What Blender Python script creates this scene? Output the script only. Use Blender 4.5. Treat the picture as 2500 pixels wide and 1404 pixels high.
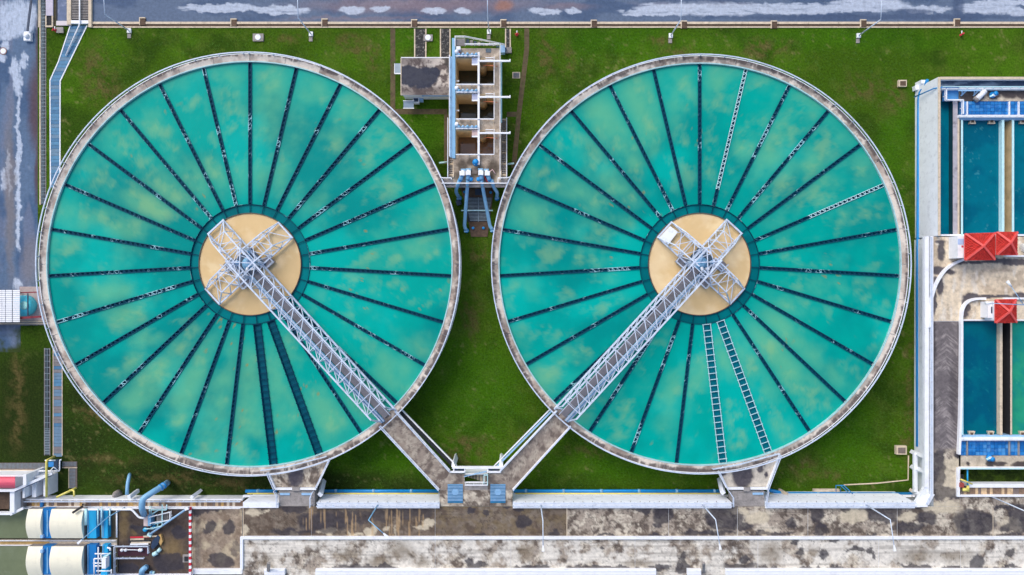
import bpy, math, random
import numpy as np
from mathutils import Vector, Matrix

# ------------------------------------------------------------------ camera, sky, sun, exposure
H = 104.0                    # drone height above the lawn, metres
S = 0.06                     # metres per survey unit on the lawn
CX, CY = 1250.0, 702.0       # survey origin (under the drone)
scn = bpy.context.scene
for o in list(bpy.data.objects): bpy.data.objects.remove(o)
cam = bpy.data.cameras.new('camera'); cam.sensor_width = 36.0
cam.lens = 36.0 * H / (2500 * S); cam.clip_end = 8000
cam_o = bpy.data.objects.new('camera', cam); scn.collection.objects.link(cam_o)
cam_o.location = (0, 0, H); scn.camera = cam_o
SUN_EL, SUN_AZ = math.radians(46), math.radians(-35)
wld = bpy.data.worlds.new('World'); scn.world = wld; wld.use_nodes = True
nt = wld.node_tree; nt.nodes.clear()
sky = nt.nodes.new('ShaderNodeTexSky'); sky.sky_type = 'NISHITA'; sky.sun_disc = False
sky.sun_elevation = SUN_EL; sky.sun_rotation = SUN_AZ
sky.air_density = 1.0; sky.dust_density = 3.0; sky.ozone_density = 1.0
bg = nt.nodes.new('ShaderNodeBackground'); bg.inputs[1].default_value = 0.15
wo = nt.nodes.new('ShaderNodeOutputWorld')
nt.links.new(sky.outputs[0], bg.inputs[0]); nt.links.new(bg.outputs[0], wo.inputs[0])
sun = bpy.data.lights.new('sun', 'SUN'); sun.energy = 1.2; sun.angle = math.radians(36)
sun.color = (1.0, 0.95, 0.88)
sun_o = bpy.data.objects.new('sun', sun); scn.collection.objects.link(sun_o)
d = Vector((math.sin(SUN_AZ) * math.cos(SUN_EL), math.cos(SUN_AZ) * math.cos(SUN_EL), math.sin(SUN_EL)))
sun_o.rotation_euler = d.to_track_quat('Z', 'Y').to_euler()
scn.view_settings.view_transform = 'Standard'; scn.view_settings.look = 'None'
scn.view_settings.exposure = 0.32; scn.view_settings.gamma = 1.0
scn.view_settings.use_curve_mapping = False

random.seed(7); RNG = np.random.default_rng(7)
C = scn.collection
ZD = 5.0                     # level of rims, walkways and decks above the lawn

# ------------------------------------------------------------------ helpers
def K(z): return 1.0 - z / H
def W(px, py, z=0.0):        # survey units seen at level z -> metres
    k = S * K(z)
    return Vector(((px - CX) * k, (CY - py) * k, z))
WM = {}                      # world matrix of each object we make
def link(o, parent=None, M=None):
    C.objects.link(o)
    M = M or Matrix.Identity(4)
    if parent is not None:
        o.parent = parent; o.matrix_parent_inverse = WM[parent.name].inverted()
    o.matrix_basis = M; WM[o.name] = M
    return o
def tag(o, label=None, cat=None, group=None, kind=None):
    if label: o['label'] = label
    if cat: o['category'] = cat
    if group: o['group'] = group
    if kind: o['kind'] = kind
    return o
def thing(name, label, cat, loc=(0, 0, 0), group=None):
    o = bpy.data.objects.new(name, None); o.empty_display_size = 0.3
    link(o, None, Matrix.Translation(Vector(loc)))
    return tag(o, label, cat, group)

class MB:
    def __init__(s): s.v = []; s.f = []
    def quadbox(s, pts8):
        b = len(s.v); s.v += [tuple(p) for p in pts8]
        for q in ((0,3,2,1),(4,5,6,7),(0,1,5,4),(1,2,6,5),(2,3,7,6),(3,0,4,7)):
            s.f.append(tuple(b + i for i in q))
        return s
    def box(s, x0, y0, z0, x1, y1, z1):
        x0, x1 = min(x0, x1), max(x0, x1); y0, y1 = min(y0, y1), max(y0, y1)
        return s.quadbox([(x0,y0,z0),(x1,y0,z0),(x1,y1,z0),(x0,y1,z0),(x0,y0,z1),(x1,y0,z1),(x1,y1,z1),(x0,y1,z1)])
    def beam(s, p, q, w, h):
        p, q = Vector(p), Vector(q); d = (q - p)
        if d.length < 1e-6: return s
        d.normalize()
        side = d.cross(Vector((0,0,1)))
        if side.length < 1e-3: side = Vector((1,0,0))
        side.normalize(); up = side.cross(d)
        a, c = side * (w/2), up * (h/2)
        return s.quadbox([p-a-c, p+a-c, q+a-c, q-a-c, p-a+c, p+a+c, q+a+c, q-a+c])
    def prism(s, pts, z0, z1):
        pts = [Vector((p[0], p[1])) for p in pts]
        ar = sum(pts[i].x*pts[(i+1)%len(pts)].y - pts[(i+1)%len(pts)].x*pts[i].y for i in range(len(pts)))
        if ar < 0: pts.reverse()
        n = len(pts); b = len(s.v)
        s.v += [(p.x, p.y, z0) for p in pts] + [(p.x, p.y, z1) for p in pts]
        s.f.append(tuple(b + i for i in reversed(range(n)))); s.f.append(tuple(b + n + i for i in range(n)))
        for i in range(n):
            j = (i+1) % n; s.f.append((b+i, b+j, b+n+j, b+n+i))
        return s
    def tube(s, pts, r, n=8, cap=True):
        pts = [Vector(p) for p in pts]; b = len(s.v); m = len(pts)
        rr = r if isinstance(r, (list, tuple)) else [r]*m
        for i, p in enumerate(pts):
            d = (pts[min(i+1, m-1)] - pts[max(i-1, 0)]).normalized()
            a = d.cross(Vector((0,0,1)))
            if a.length < 1e-3: a = d.cross(Vector((0,1,0)))
            a.normalize(); c = d.cross(a)
            for k in range(n):
                t = 2*math.pi*k/n
                s.v.append(tuple(p + (a*math.cos(t) + c*math.sin(t))*rr[i]))
        for i in range(m-1):
            for k in range(n):
                k2 = (k+1) % n
                s.f.append((b+i*n+k, b+i*n+k2, b+(i+1)*n+k2, b+(i+1)*n+k))
        if cap:
            s.f.append(tuple(b+k for k in reversed(range(n)))); s.f.append(tuple(b+(m-1)*n+k for k in range(n)))
        return s
    def ring(s, c, r0, r1, z0, z1, n=96, a0=0.0, a1=2*math.pi):
        full = abs(a1-a0-2*math.pi) < 1e-6; b = len(s.v); m = n if full else n+1
        for i in range(m):
            t = a0 + (a1-a0)*i/n; x, y = math.sin(t), math.cos(t)
            s.v += [(c[0]+x*r0, c[1]+y*r0, z0), (c[0]+x*r1, c[1]+y*r1, z0), (c[0]+x*r1, c[1]+y*r1, z1), (c[0]+x*r0, c[1]+y*r0, z1)]
        for i in range(n):
            j = (i+1) % m
            for k in range(4):
                k2 = (k+1) % 4
                s.f.append((b+i*4+k, b+i*4+k2, b+j*4+k2, b+j*4+k))
        if not full:
            s.f.append((b, b+1, b+2, b+3)); e = b+(m-1)*4; s.f.append((e+3, e+2, e+1, e))
        return s
    def lathe(s, c, prof, n=20):          # prof [(r, z)...]
        b = len(s.v); m = len(prof)
        for r, z in prof:
            for k in range(n):
                t = 2*math.pi*k/n; s.v.append((c[0]+r*math.cos(t), c[1]+r*math.sin(t), c[2]+z))
        for i in range(m-1):
            for k in range(n):
                k2 = (k+1) % n; s.f.append((b+i*n+k, b+i*n+k2, b+(i+1)*n+k2, b+(i+1)*n+k))
        s.f.append(tuple(b+k for k in reversed(range(n)))); s.f.append(tuple(b+(m-1)*n+k for k in range(n)))
        return s
    def build(s, name, mat, parent=None, smooth=False):
        me = bpy.data.meshes.new(name); me.from_pydata(s.v, [], s.f); me.update()
        if smooth: me.shade_smooth()
        me.materials.append(mat)
        return link(bpy.data.objects.new(name, me), parent)

_unit = {}
def unit_cube(mat):
    if mat.name not in _unit:
        me = bpy.data.meshes.new('beam_' + mat.name)
        m = MB().box(-.5, -.5, -.5, .5, .5, .5); me.from_pydata(m.v, [], m.f); me.update(); me.materials.append(mat)
        _unit[mat.name] = me
    return _unit[mat.name]
def beam(name, p, q, w, h, mat, parent=None):          # a straight member as an object of its own
    p, q = Vector(p), Vector(q); d = q - p; L = d.length; d.normalize()
    side = d.cross(Vector((0,0,1)))
    if side.length < 1e-3: side = Vector((1,0,0))
    side.normalize(); up = side.cross(d)
    R = Matrix((side, d, up)).transposed().to_4x4()
    M = Matrix.Translation((p+q)/2) @ R @ Matrix.Diagonal((w, L, h, 1))
    return link(bpy.data.objects.new(name, unit_cube(mat)), parent, M)
def pb(name, a, b, w, h, mat, parent=None): return beam(name, W(*a), W(*b), w, h, mat, parent)
def rect(name, x0, y0, x1, y1, z0, z1, mat, parent=None):   # survey rectangle as seen at its top z1
    a, b = W(x0, y0, z1), W(x1, y1, z1)
    return MB().box(a.x, a.y, z0, b.x, b.y, z1).build(name, mat, parent)
def poly(name, pts, z0, z1, mat, parent=None):
    return MB().prism([W(x, y, z1) for x, y in pts], z0, z1).build(name, mat, parent)
def pipe(name, pts, r, mat, parent=None, n=10, bend=True):
    P = [W(*p) for p in pts]
    if bend and len(P) > 2:                              # round the elbows
        Q = [P[0]]
        for i in range(1, len(P)-1):
            a, b, c = P[i-1], P[i], P[i+1]; t = min(2.2*r, (b-a).length*.45, (c-b).length*.45)
            u, v = b + (a-b).normalized()*t, b + (c-b).normalized()*t
            for k in range(5):
                s = k/4; Q.append(u*(1-s)**2 + b*2*s*(1-s) + v*s*s)
        Q.append(P[-1]); P = Q
    return MB().tube(P, r, n).build(name, mat, parent, smooth=True)
def copy_of(o, M, parent=None, name=None):
    c = bpy.data.objects.new(name or o.name.split('.')[0], o.data)
    return link(c, parent, M)

# ---- value noise for stains that have a place and shape of their own
def _hash(ix, iy, seed):
    n = (ix.astype(np.int64)*374761393 + iy.astype(np.int64)*668265263 + seed*1274126177) & 0x7fffffff
    n = (n ^ (n >> 13)) * 1274126177 & 0x7fffffff
    return ((n ^ (n >> 16)) & 0xffff) / 65535.0
def vnoise(x, y, seed=0):
    ix, iy = np.floor(x), np.floor(y); fx, fy = x-ix, y-iy
    fx, fy = fx*fx*(3-2*fx), fy*fy*(3-2*fy)
    a, b = _hash(ix, iy, seed), _hash(ix+1, iy, seed)
    c, e = _hash(ix, iy+1, seed), _hash(ix+1, iy+1, seed)
    return (a*(1-fx)+b*fx)*(1-fy) + (c*(1-fx)+e*fx)*fy
def fbm(x, y, sc, octv=5, seed=0, gain=.5, rot=True):
    t = np.zeros_like(x, dtype=float); amp = 1; tot = 0; f = 1/sc
    for i in range(octv):
        t += amp*vnoise(((x*.8+y*.6) if rot else x)*f + i*17.3, ((y*.8-x*.6) if rot else y)*f - i*9.1, seed+i*31); tot += amp; amp *= gain; f *= 2.03
    return t/tot
def sstep(a, b, x):
    t = np.clip((x-a)/(b-a), 0, 1); return t*t*(3-2*t)
def mixc(base, col, m):
    return base*(1-m[:, None]) + np.array(col)[None, :]*m[:, None]
def blobs(px, py, lst, warp=10, wsc=26, soft=.35, seed=3):
    wx = px + (fbm(px, py, wsc, 5, seed, .6)-.5)*2*warp; wy = py + (fbm(px, py, wsc, 5, seed+77, .6)-.5)*2*warp
    out = np.zeros_like(px)
    for b in lst:
        x, y, rx, ry = b[:4]; a = b[4] if len(b) > 4 else 1.0
        dd = np.sqrt(((wx-x)/rx)**2 + ((wy-y)/ry)**2)
        out = np.maximum(out, a*(1-sstep(1-soft, 1+soft, dd)))
    return out
def grid(xs, ys, z, skip=None):      # xs, ys in survey units seen at level z; returns verts, faces, px, py
    X, Y = np.meshgrid(np.array(xs, float), np.array(ys, float))
    px, py = X.ravel(), Y.ravel(); k = S*K(z)
    v = np.stack([(px-CX)*k, (CY-py)*k, np.full_like(px, z)], 1)
    nx, ny = len(xs), len(ys); f = []
    for j in range(ny-1):
        for i in range(nx-1):
            if skip is not None and skip((xs[i]+xs[i+1])/2, (ys[j]+ys[j+1])/2): continue
            a = j*nx+i; f.append((a, a+nx, a+nx+1, a+1))
    return v, f, px, py
def tinted(name, v, f, col, mat, parent=None, wet=None, smooth=True):
    me = bpy.data.meshes.new(name); me.from_pydata([tuple(p) for p in v], [], f); me.update()
    at = me.attributes.new('tint', 'FLOAT_COLOR', 'POINT')
    c4 = np.ones((len(v), 4), dtype=np.float32); c4[:, :3] = np.clip(col, 0, 1)
    at.data.foreach_set('color', c4.ravel())
    aw = me.attributes.new('wet', 'FLOAT', 'POINT')
    aw.data.foreach_set('value', (wet if wet is not None else np.zeros(len(v))).astype(np.float32))
    if smooth: me.shade_smooth()
    me.materials.append(mat)
    return link(bpy.data.objects.new(name, me), parent)
def ar(a, b, st): return list(np.arange(a, b, st)) + [b]

# ------------------------------------------------------------------ materials
def srgb(r, g, b):
    f = lambda c: (c/255/12.92) if c <= 10 else ((c/255+.055)/1.055)**2.4
    return (f(r), f(g), f(b))
def _base(name):
    m = bpy.data.materials.new(name); m.use_nodes = True
    n = m.node_tree.nodes; return m, n, m.node_tree.links, n['Principled BSDF']
def _noise(n, l, scale, detail=6, rough=.6, vec=None, dist=0.0):
    t = n.new('ShaderNodeTexNoise'); t.inputs['Scale'].default_value = scale
    t.inputs['Detail'].default_value = detail; t.inputs['Roughness'].default_value = rough
    t.inputs['Distortion'].default_value = dist
    if vec is not None: l.new(vec, t.inputs['Vector'])
    return t
def _ramp(n, l, src, p0, p1, c0=(0,0,0,1), c1=(1,1,1,1)):
    r = n.new('ShaderNodeValToRGB'); r.color_ramp.elements[0].position = p0; r.color_ramp.elements[1].position = p1
    r.color_ramp.elements[0].color = c0; r.color_ramp.elements[1].color = c1
    l.new(src, r.inputs[0]); return r
def _mix(n, l, fac, a, b, mode='MIX'):
    x = n.new('ShaderNodeMix'); x.data_type = 'RGBA'; x.blend_type = mode
    for sock, val in ((x.inputs[0], fac), (x.inputs[6], a), (x.inputs[7], b)):
        if hasattr(val, 'links'): l.new(val, sock)
        elif isinstance(val, (int, float)): sock.default_value = val
        else: sock.default_value = (*val[:3], 1)
    return x.outputs[2]
def paint(name, col, rough=.5, var=.12, scale=2.0, grime=None, gamt=.5, gscale=1.2, metal=0.0, bump=.0, spec=.5):
    m, n, l, b = _base(name)
    geo = n.new('ShaderNodeNewGeometry'); pos = geo.outputs['Position']
    c = tuple(col)
    n1 = _noise(n, l, scale, 6, .65, pos)
    lo = tuple(x*(1-var) for x in c); hi = tuple(min(1, x*(1+var)) for x in c)
    out = _mix(n, l, _ramp(n, l, n1.outputs[0], .3, .7).outputs[0], lo, hi)
    if grime:
        n2 = _noise(n, l, gscale, 8, .7, pos)
        r2 = _ramp(n, l, n2.outputs[0], .52, .72)
        mm = n.new('ShaderNodeMath'); mm.operation = 'MULTIPLY'; mm.inputs[1].default_value = gamt
        l.new(r2.outputs[0], mm.inputs[0])
        out = _mix(n, l, mm.outputs[0], out, grime)
    l.new(out, b.inputs['Base Color'])
    b.inputs['Roughness'].default_value = rough; b.inputs['Metallic'].default_value = metal
    b.inputs['Specular IOR Level'].default_value = spec
    if bump:
        bp = n.new('ShaderNodeBump'); bp.inputs['Strength'].default_value = bump; bp.inputs['Distance'].default_value = .05
        l.new(n1.outputs[0], bp.inputs['Height']); l.new(bp.outputs[0], b.inputs['Normal'])
    return m
def tint_mat(name, rough=.85, micro=(.72, 1.28), mscale=4.0, speck=None, wetrough=.12, bump=.25, bscale=9.0, bdist=.05, spec=.3):
    m, n, l, b = _base(name)
    b.inputs['Specular IOR Level'].default_value = spec
    at = n.new('ShaderNodeAttribute'); at.attribute_name = 'tint'
    aw = n.new('ShaderNodeAttribute'); aw.attribute_name = 'wet'
    pos = n.new('ShaderNodeNewGeometry').outputs['Position']
    n1 = _noise(n, l, mscale, 10, .75, pos)
    r1 = _ramp(n, l, n1.outputs[0], .28, .72, (*[micro[0]]*3, 1), (*[micro[1]]*3, 1))
    out = _mix(n, l, 1.0, at.outputs['Color'], r1.outputs[0], 'MULTIPLY')
    if speck:
        n3 = _noise(n, l, speck[1], 6, .8, pos); r3 = _ramp(n, l, n3.outputs[0], speck[2], speck[2]+.08)
        mm = n.new('ShaderNodeMath'); mm.operation = 'MULTIPLY'; mm.inputs[1].default_value = speck[3]
        l.new(r3.outputs[0], mm.inputs[0]); out = _mix(n, l, mm.outputs[0], out, speck[0])
    l.new(out, b.inputs['Base Color'])
    mr = n.new('ShaderNodeMapRange'); mr.inputs[3].default_value = rough; mr.inputs[4].default_value = wetrough
    l.new(aw.outputs['Fac'], mr.inputs[0]); l.new(mr.outputs[0], b.inputs['Roughness'])
    if bump:
        n2 = _noise(n, l, bscale, 8, .7, pos)
        bp = n.new('ShaderNodeBump'); bp.inputs['Strength'].default_value = bump; bp.inputs['Distance'].default_value = bdist
        l.new(n2.outputs[0], bp.inputs['Height']); l.new(bp.outputs[0], b.inputs['Normal'])
    return m

M_LAWN = tint_mat('lawn_turf', .95, (.40, 1.6), 3.4, (srgb(128, 130, 62), 5.0, .66, .35), .9, .8, 4.0, .2, .05)
M_ROAD = tint_mat('asphalt', .7, (.74, 1.26), 2.2, (srgb(170, 184, 205), 4.0, .64, .25), .3, .2, spec=.15)
M_CONC = tint_mat('stained_concrete', .88, (.6, 1.28), 1.8, (srgb(66, 60, 54), 3.6, .585, .6), .35, .25, spec=.2)
M_RIM = tint_mat('rim_concrete', .85, (.85, 1.15), 4.0, None, .6, .15)
M_WATER = tint_mat('tank_water', .06, (.95, 1.05), .35, None, .06, .04, 1.3, .06, .16)
M_BASIN = tint_mat('basin_water', .07, (.88, 1.1), .8, None, .07, .08, 2.2, .06, .22)
M_WELL = tint_mat('well_water', .04, (.9, 1.1), .8, None, .04, .03, 2.0, .04, 1.0)
for mm in (M_WATER, M_BASIN, M_WELL):
    mm.node_tree.nodes['Principled BSDF'].inputs['IOR'].default_value = 1.4
WHITE = paint('white_paint', srgb(238, 241, 246), .5, .06, 1.0, srgb(150, 150, 150), .25, .8)
WHITEW = paint('white_wall_paint', srgb(236, 241, 248), .7, .05, .6, srgb(150, 155, 170), .4, 1.0)
STEEL = paint('white_truss_paint', srgb(204, 217, 236), .45, .12, 1.2, srgb(132, 128, 128), .5, 1.1)
STEELB = paint('pale_blue_steel', srgb(150, 190, 225), .45, .12, 1.5)
NAVY = paint('dark_navy_steel', srgb(6, 54, 78), .5, .2, 2.0, spec=.1)
TROUGH = paint('trough_wall', srgb(4, 70, 94), .5, .15, 1.5, spec=.1)
WIDE = paint('wide_trough_wall', srgb(0, 104, 122), .5, .15, 1.0, spec=.1)
WIDED = paint('wide_trough_dark', srgb(0, 84, 104), .5, .2, 1.0, spec=.1)
PALE = paint('pale_cyan_paint', srgb(190, 232, 238), .5, .1, 3.0)
LADDER = paint('pale_ladder_paint', srgb(178, 216, 224), .5, .15, 1.5)
CYAN = paint('cyan_rim_paint', srgb(168, 208, 212), .5, .12, 1.2, srgb(90, 120, 115), .4, 1.0)
DECKG = paint('grey_walkway_plate', srgb(118, 116, 122), .6, .16, .8, srgb(95, 85, 82), .5, .6)
BLUE = paint('blue_pipe_paint', srgb(20, 140, 212), .4, .12, 1.0)
BLUEL = paint('light_blue_pipe_paint', srgb(126, 178, 214), .42, .1, 1.2, srgb(70, 105, 140), .35, 1.5)
BLUED = paint('deep_blue_cover', srgb(8, 118, 190), .45, .08, .8, srgb(15, 75, 125), .5, .8)
SKYB = paint('bright_cyan_cover', srgb(30, 170, 225), .45, .08, .8)
YELL = paint('yellow_pipe_paint', srgb(222, 210, 110), .5, .1, 1.5)
RED = paint('red_paint', srgb(205, 45, 60), .45, .1, 2.0)
PINK = paint('pink_roof_sheet', srgb(222, 90, 112), .55, .1, 2.0)
TILE = paint('red_roof_tile', srgb(190, 52, 46), .65, .4, 2.2, srgb(120, 26, 22), .7, 1.3, spec=.2)
RIDGE = paint('red_ridge_tile', srgb(232, 92, 86), .6, .1, 2.0)
CREAM = paint('cream_cover_sheet', srgb(238, 233, 210), .45, .03, .6, srgb(205, 203, 188), .5, .7)
BEIGE = paint('beige_concrete', srgb(212, 196, 172), .85, .15, 2.0, srgb(110, 98, 85), .5, 1.5)
GREY = paint('grey_concrete', srgb(150, 145, 142), .88, .25, 1.5, srgb(75, 70, 68), .6, 1.2, bump=.2)
BROWN = paint('silty_brown', srgb(92, 74, 60), .9, .3, 2.0, srgb(55, 45, 38), .6, 1.2)
DARK = paint('dark_recess', srgb(38, 42, 48), .8, .2, 2.0)
DKSTEEL = paint('dark_blue_steel', srgb(36, 58, 86), .5, .2, 2.0)
GRATE = paint('galvanised_grate', srgb(128, 146, 158), .5, .2, 3.0, metal=.2)
TANW = paint('tan_well_wall', srgb(232, 208, 164), .85, .12, 1.0, srgb(150, 116, 76), .6, .5)
PLATES = [paint('cover_plate_%s' % a, srgb(*c), .85, .2, 3.0, srgb(90, 75, 60), .5, 2.0)
          for a, c in (('sand', (205, 178, 142)), ('pale', (214, 200, 180)), ('brown', (130, 108, 90)), ('ochre', (196, 160, 100)), ('grey', (120, 108, 104)))]
PANELB = [paint('blue_panel_%s' % a, srgb(*c), .4, .15, 1.5, srgb(130, 165, 205), .35, 1.0)
          for a, c in (('deep', (22, 108, 182)), ('mid', (42, 128, 200)), ('pale', (74, 146, 208)))]
SLABB = [paint('blue_slab_%s' % a, srgb(*c), .7, .18, 2.0, srgb(105, 120, 130), .4, 1.2)
         for a, c in (('deep', (64, 114, 152)), ('mid', (78, 130, 166)), ('worn', (98, 130, 156)), ('rust', (122, 118, 122)))]
MATTBLK = paint('matt_black', srgb(40, 40, 45), .8, .2)

def lattice_mat(name, lo, hi):      # navy bars with scale-crusted pale stretches
    m, n, l, b = _base(name)
    pos = n.new('ShaderNodeNewGeometry').outputs['Position']
    n1 = _noise(n, l, .33, 3, .6, pos); n2 = _noise(n, l, 2.2, 3, .7, pos)
    a = n.new('ShaderNodeMath'); a.operation = 'ADD'; l.new(n1.outputs[0], a.inputs[0])
    mu = n.new('ShaderNodeMath'); mu.operation = 'MULTIPLY'; mu.inputs[1].default_value = .5
    l.new(n2.outputs[0], mu.inputs[0]); l.new(mu.outputs[0], a.inputs[1])
    r = _ramp(n, l, a.outputs[0], lo, hi)
    l.new(_mix(n, l, r.outputs[0], srgb(20, 76, 102), srgb(160, 214, 226)), b.inputs['Base Color'])
    b.inputs['Roughness'].default_value = .5; b.inputs['Specular IOR Level'].default_value = .1
    return m
LATT = lattice_mat('launder_lattice', .83, .95)
LATT2 = lattice_mat('launder_lattice_crusted', .78, .86)

# ------------------------------------------------------------------ lawn (one sheet to the horizon)
CHAMBER = (1110, 118, 1212, 440)
def in_chamber(x, y): return 1112 < x < 1208 and 140 < y < 425
xs = [-40000, -6000, -1500] + ar(-400, 2900, 5.0) + [4000, 9000, 42000]
ys = [-40000, -6000, -1500] + ar(-300, 1700, 5.0) + [3200, 8000, 42000]
v, f, px, py = grid(xs, ys, 0.0, in_chamber)
n1 = fbm(px, py, 90, 6, 1); n2 = fbm(px, py, 24, 5, 9, .65); n3 = fbm(px, py, 11, 4, 41, .65)
col = np.tile(np.array(srgb(66, 98, 20)), (len(px), 1))
col = mixc(col, srgb(74, 112, 22), sstep(.42, .72, n1))
col = mixc(col, srgb(54, 82, 20), sstep(.45, .75, fbm(px, py, 60, 5, 21)))
col = mixc(col, srgb(94, 112, 44), sstep(.5, .72, n2)*.4)
lush = blobs(px, py, [(1160,960,110,110),(2190,330,35,110),(2190,480,25,60),(1010,1120,150,45),(1520,1130,110,35),(2060,1060,70,90),
                      (1000,90,70,25),(560,1000,60,30),(1030,330,50,60),(1500,100,140,35),(2060,95,300,30),(180,1050,20,80)], 30, 60, .6)
col = mixc(col, srgb(62, 112, 14), lush*.5)
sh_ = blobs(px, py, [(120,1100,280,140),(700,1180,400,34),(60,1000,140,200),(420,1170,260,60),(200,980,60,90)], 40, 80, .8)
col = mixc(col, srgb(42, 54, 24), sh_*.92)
dirt = blobs(px, py, [(228,180,32,60),(250,215,40,40),(850,100,45,14),(880,125,40,14),(700,98,30,10),(910,140,14,40),(1330,140,20,60),(1390,150,16,40),
                      (1610,100,28,12),(1660,125,40,10),(1870,120,60,22),(2110,215,50,30),(2180,240,28,40),(1125,1115,55,24),(1140,1085,50,20),
                      (1450,1095,60,14),(1300,1070,40,20),(1960,1145,30,26),(2020,1155,40,12),(260,1120,60,14),(330,1165,60,12),(220,1010,40,16),
                      (40,930,18,70),(40,1030,22,60),(2222,930,10,150),(2215,1060,12,60),(560,1180,60,12),(720,1170,40,10),(440,1170,50,18),
                      (1150,770,22,60),(1175,620,30,20)], 16, 22, .7)
col = mixc(col, srgb(104, 92, 56), dirt*sstep(.36, .62, n3)*.75)
col = mixc(col, srgb(146, 138, 90), sstep(.68, .76, n3)*sstep(.45, .6, n1)*.4)
col = col*.88
far = sstep(1500, 6000, np.hypot(px-CX, py-CY)); col = mixc(col, srgb(70, 92, 40), far)
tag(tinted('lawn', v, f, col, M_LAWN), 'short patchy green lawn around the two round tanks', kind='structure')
# ragged grass tufts on the lawn (nobody could count them)
tv, tf = [], []
def in_struct(x, y):
    if math.hypot(x-612+0, y-645) < 470 or math.hypot(x-1710, y-645) < 470: return True
    return x < 112 or y < 70 or x > 2235 or y > 1195 or (970 < x < 1240 and 85 < y < 460) or (118 < x < 215 and y < 480)
cnt = 0
while cnt < 9000:
    x, y = random.uniform(113, 2233), random.uniform(72, 1193)
    if in_struct(x, y) or (120 < x < 156): continue
    cnt += 1; p = W(x, y, 0); hgt = random.uniform(.05, .16); b = len(tv); a0 = random.random()*6.28
    for k in range(3):
        a = a0 + k*2.1; r = random.uniform(.08, .2)
        tv += [(p.x+math.cos(a)*r*.4, p.y+math.sin(a)*r*.4, 0), (p.x+math.cos(a+.9)*r*.4, p.y+math.sin(a+.9)*r*.4, 0), (p.x+math.cos(a+.4)*r*1.5, p.y+math.sin(a+.4)*r*1.5, hgt)]
        tf.append((b+k*3, b+k*3+1, b+k*3+2))
me = bpy.data.meshes.new('grass_tufts'); me.from_pydata(tv, [], tf); me.update()
me.materials.append(paint('grass_blade', srgb(70, 108, 28), .9, .45, .6))
tag(link(bpy.data.objects.new('grass_tufts', me)), 'loose grass tufts standing up from the lawn', kind='stuff')

# ------------------------------------------------------------------ roads
v, f, px, py = grid(ar(-160, 92, 2.0), [-9000, -900] + ar(-200, 860, 2.5), 0.006,
                    lambda x, y: (x > 50 and y > 796) )
col = np.tile(np.array(srgb(88, 110, 138)), (len(px), 1))  # base blue includes the sky's reflection on wet asphalt
col = mixc(col, srgb(68, 92, 124), sstep(.46, .66, fbm(px*1.6, py*.6, 60, 5, 5)))
col = mixc(col, srgb(112, 120, 142), sstep(.52, .7, fbm(px*2, py*.4, 50, 5, 15))*.6)
lt = blobs(px, py, [(40,45,70,50),(30,8,60,10,.7),(15,85,25,18),(58,150,11,24),(36,170,14,34),(45,205,13,32),(44,330,6,120),(45,450,7,160),(44,560,6,60),
                    (22,420,5,70),(4,140,14,12),(10,440,8,30),(42,690,12,18),(75,710,22,14,.7),(12,110,12,9),(75,410,12,8,.5)], 9, 14, .4)
col = mixc(col, srgb(184, 196, 214), sstep(.32, .8, lt*(.12+.75*fbm(px*1.6, py*.4, 8, 6, 25, .72, rot=False)+.55*fbm(px*2.2, py*.15, 3.5, 4, 28, .7, rot=False)))*.9)  # pale streaks stretched along the road
col = mixc(col, srgb(84, 62, 66), blobs(px, py, [(94,260,24,110),(96,150,9,140),(95,400,10,100)], 5, 30, .5)*.85)
col = mixc(col, srgb(128, 118, 112), blobs(px, py, [(25,480,12,190,.6),(75,640,20,60,.4),(30,760,40,50,.3)], 10, 30, .6))
mud = sstep(812, 862, py + (fbm(px, py, 26, 5, 8, .6)-.5)*110 + np.maximum(px-30, 0)*.8)
col = mixc(col, srgb(50, 64, 24), mud)
tag(tinted('road', v, f, col, M_ROAD), 'bluish grey asphalt service road with pale streaks beside the left tank', kind='structure')
v, f, px, py = grid(ar(222, 2900, 2.5) + [5000, 9000], ar(-130, 53, 1.5), 0.006)
col = np.tile(np.array(srgb(94, 110, 134)), (len(px), 1))  # sky reflection's blue is part of this base tone too
col = mixc(col, srgb(76, 94, 122), sstep(.45, .65, fbm(px*.35, py, 30, 5, 6)))
col = mixc(col, srgb(146, 124, 126), blobs(px, py, [(1030,14,260,16,.8),(1230,12,26,14,1),(1700,12,120,6,.5),(880,45,160,5,.5),(1380,18,60,8,.6)], 10, 30, .7)*.75)
col = mixc(col, srgb(150, 110, 96), blobs(px, py, [(1230,14,20,12)], 6, 12, .5)*.8)
lt = blobs(px, py, [(540,20,110,11),(690,25,70,12),(860,26,34,10),(930,22,26,8),(1060,27,34,9),(1130,26,24,8),(1330,28,44,10),(1400,27,20,7),
                    (1600,30,90,10),(1720,22,180,20),(1950,22,160,16),(2120,12,110,18),(2260,22,70,10),(2410,20,80,16),(2460,6,90,10),(2480,32,26,12),(1660,6,70,8,.6)], 8, 18, .3)
lt = sstep(.30, .80, lt*(.12+.75*fbm(px*.3, py*1.6, 8, 6, 26, .72, rot=False)+.55*fbm(px*.1, py*2.2, 3.5, 4, 27, .7, rot=False)))
col = mixc(col, srgb(188, 198, 214), lt*.85)  # pale broken streaks mixed over the asphalt tone
col = mixc(col, srgb(72, 88, 116), blobs(px, py, [(1700,2,120,8,.8),(2340,14,14,40),(2230,30,50,8),(2130,42,380,7)], 5, 16, .4)*.8)
tag(tinted('road', v, f, col, M_ROAD), 'wide bluish grey asphalt road with pale streaky marks along the top edge', kind='structure')

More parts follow.
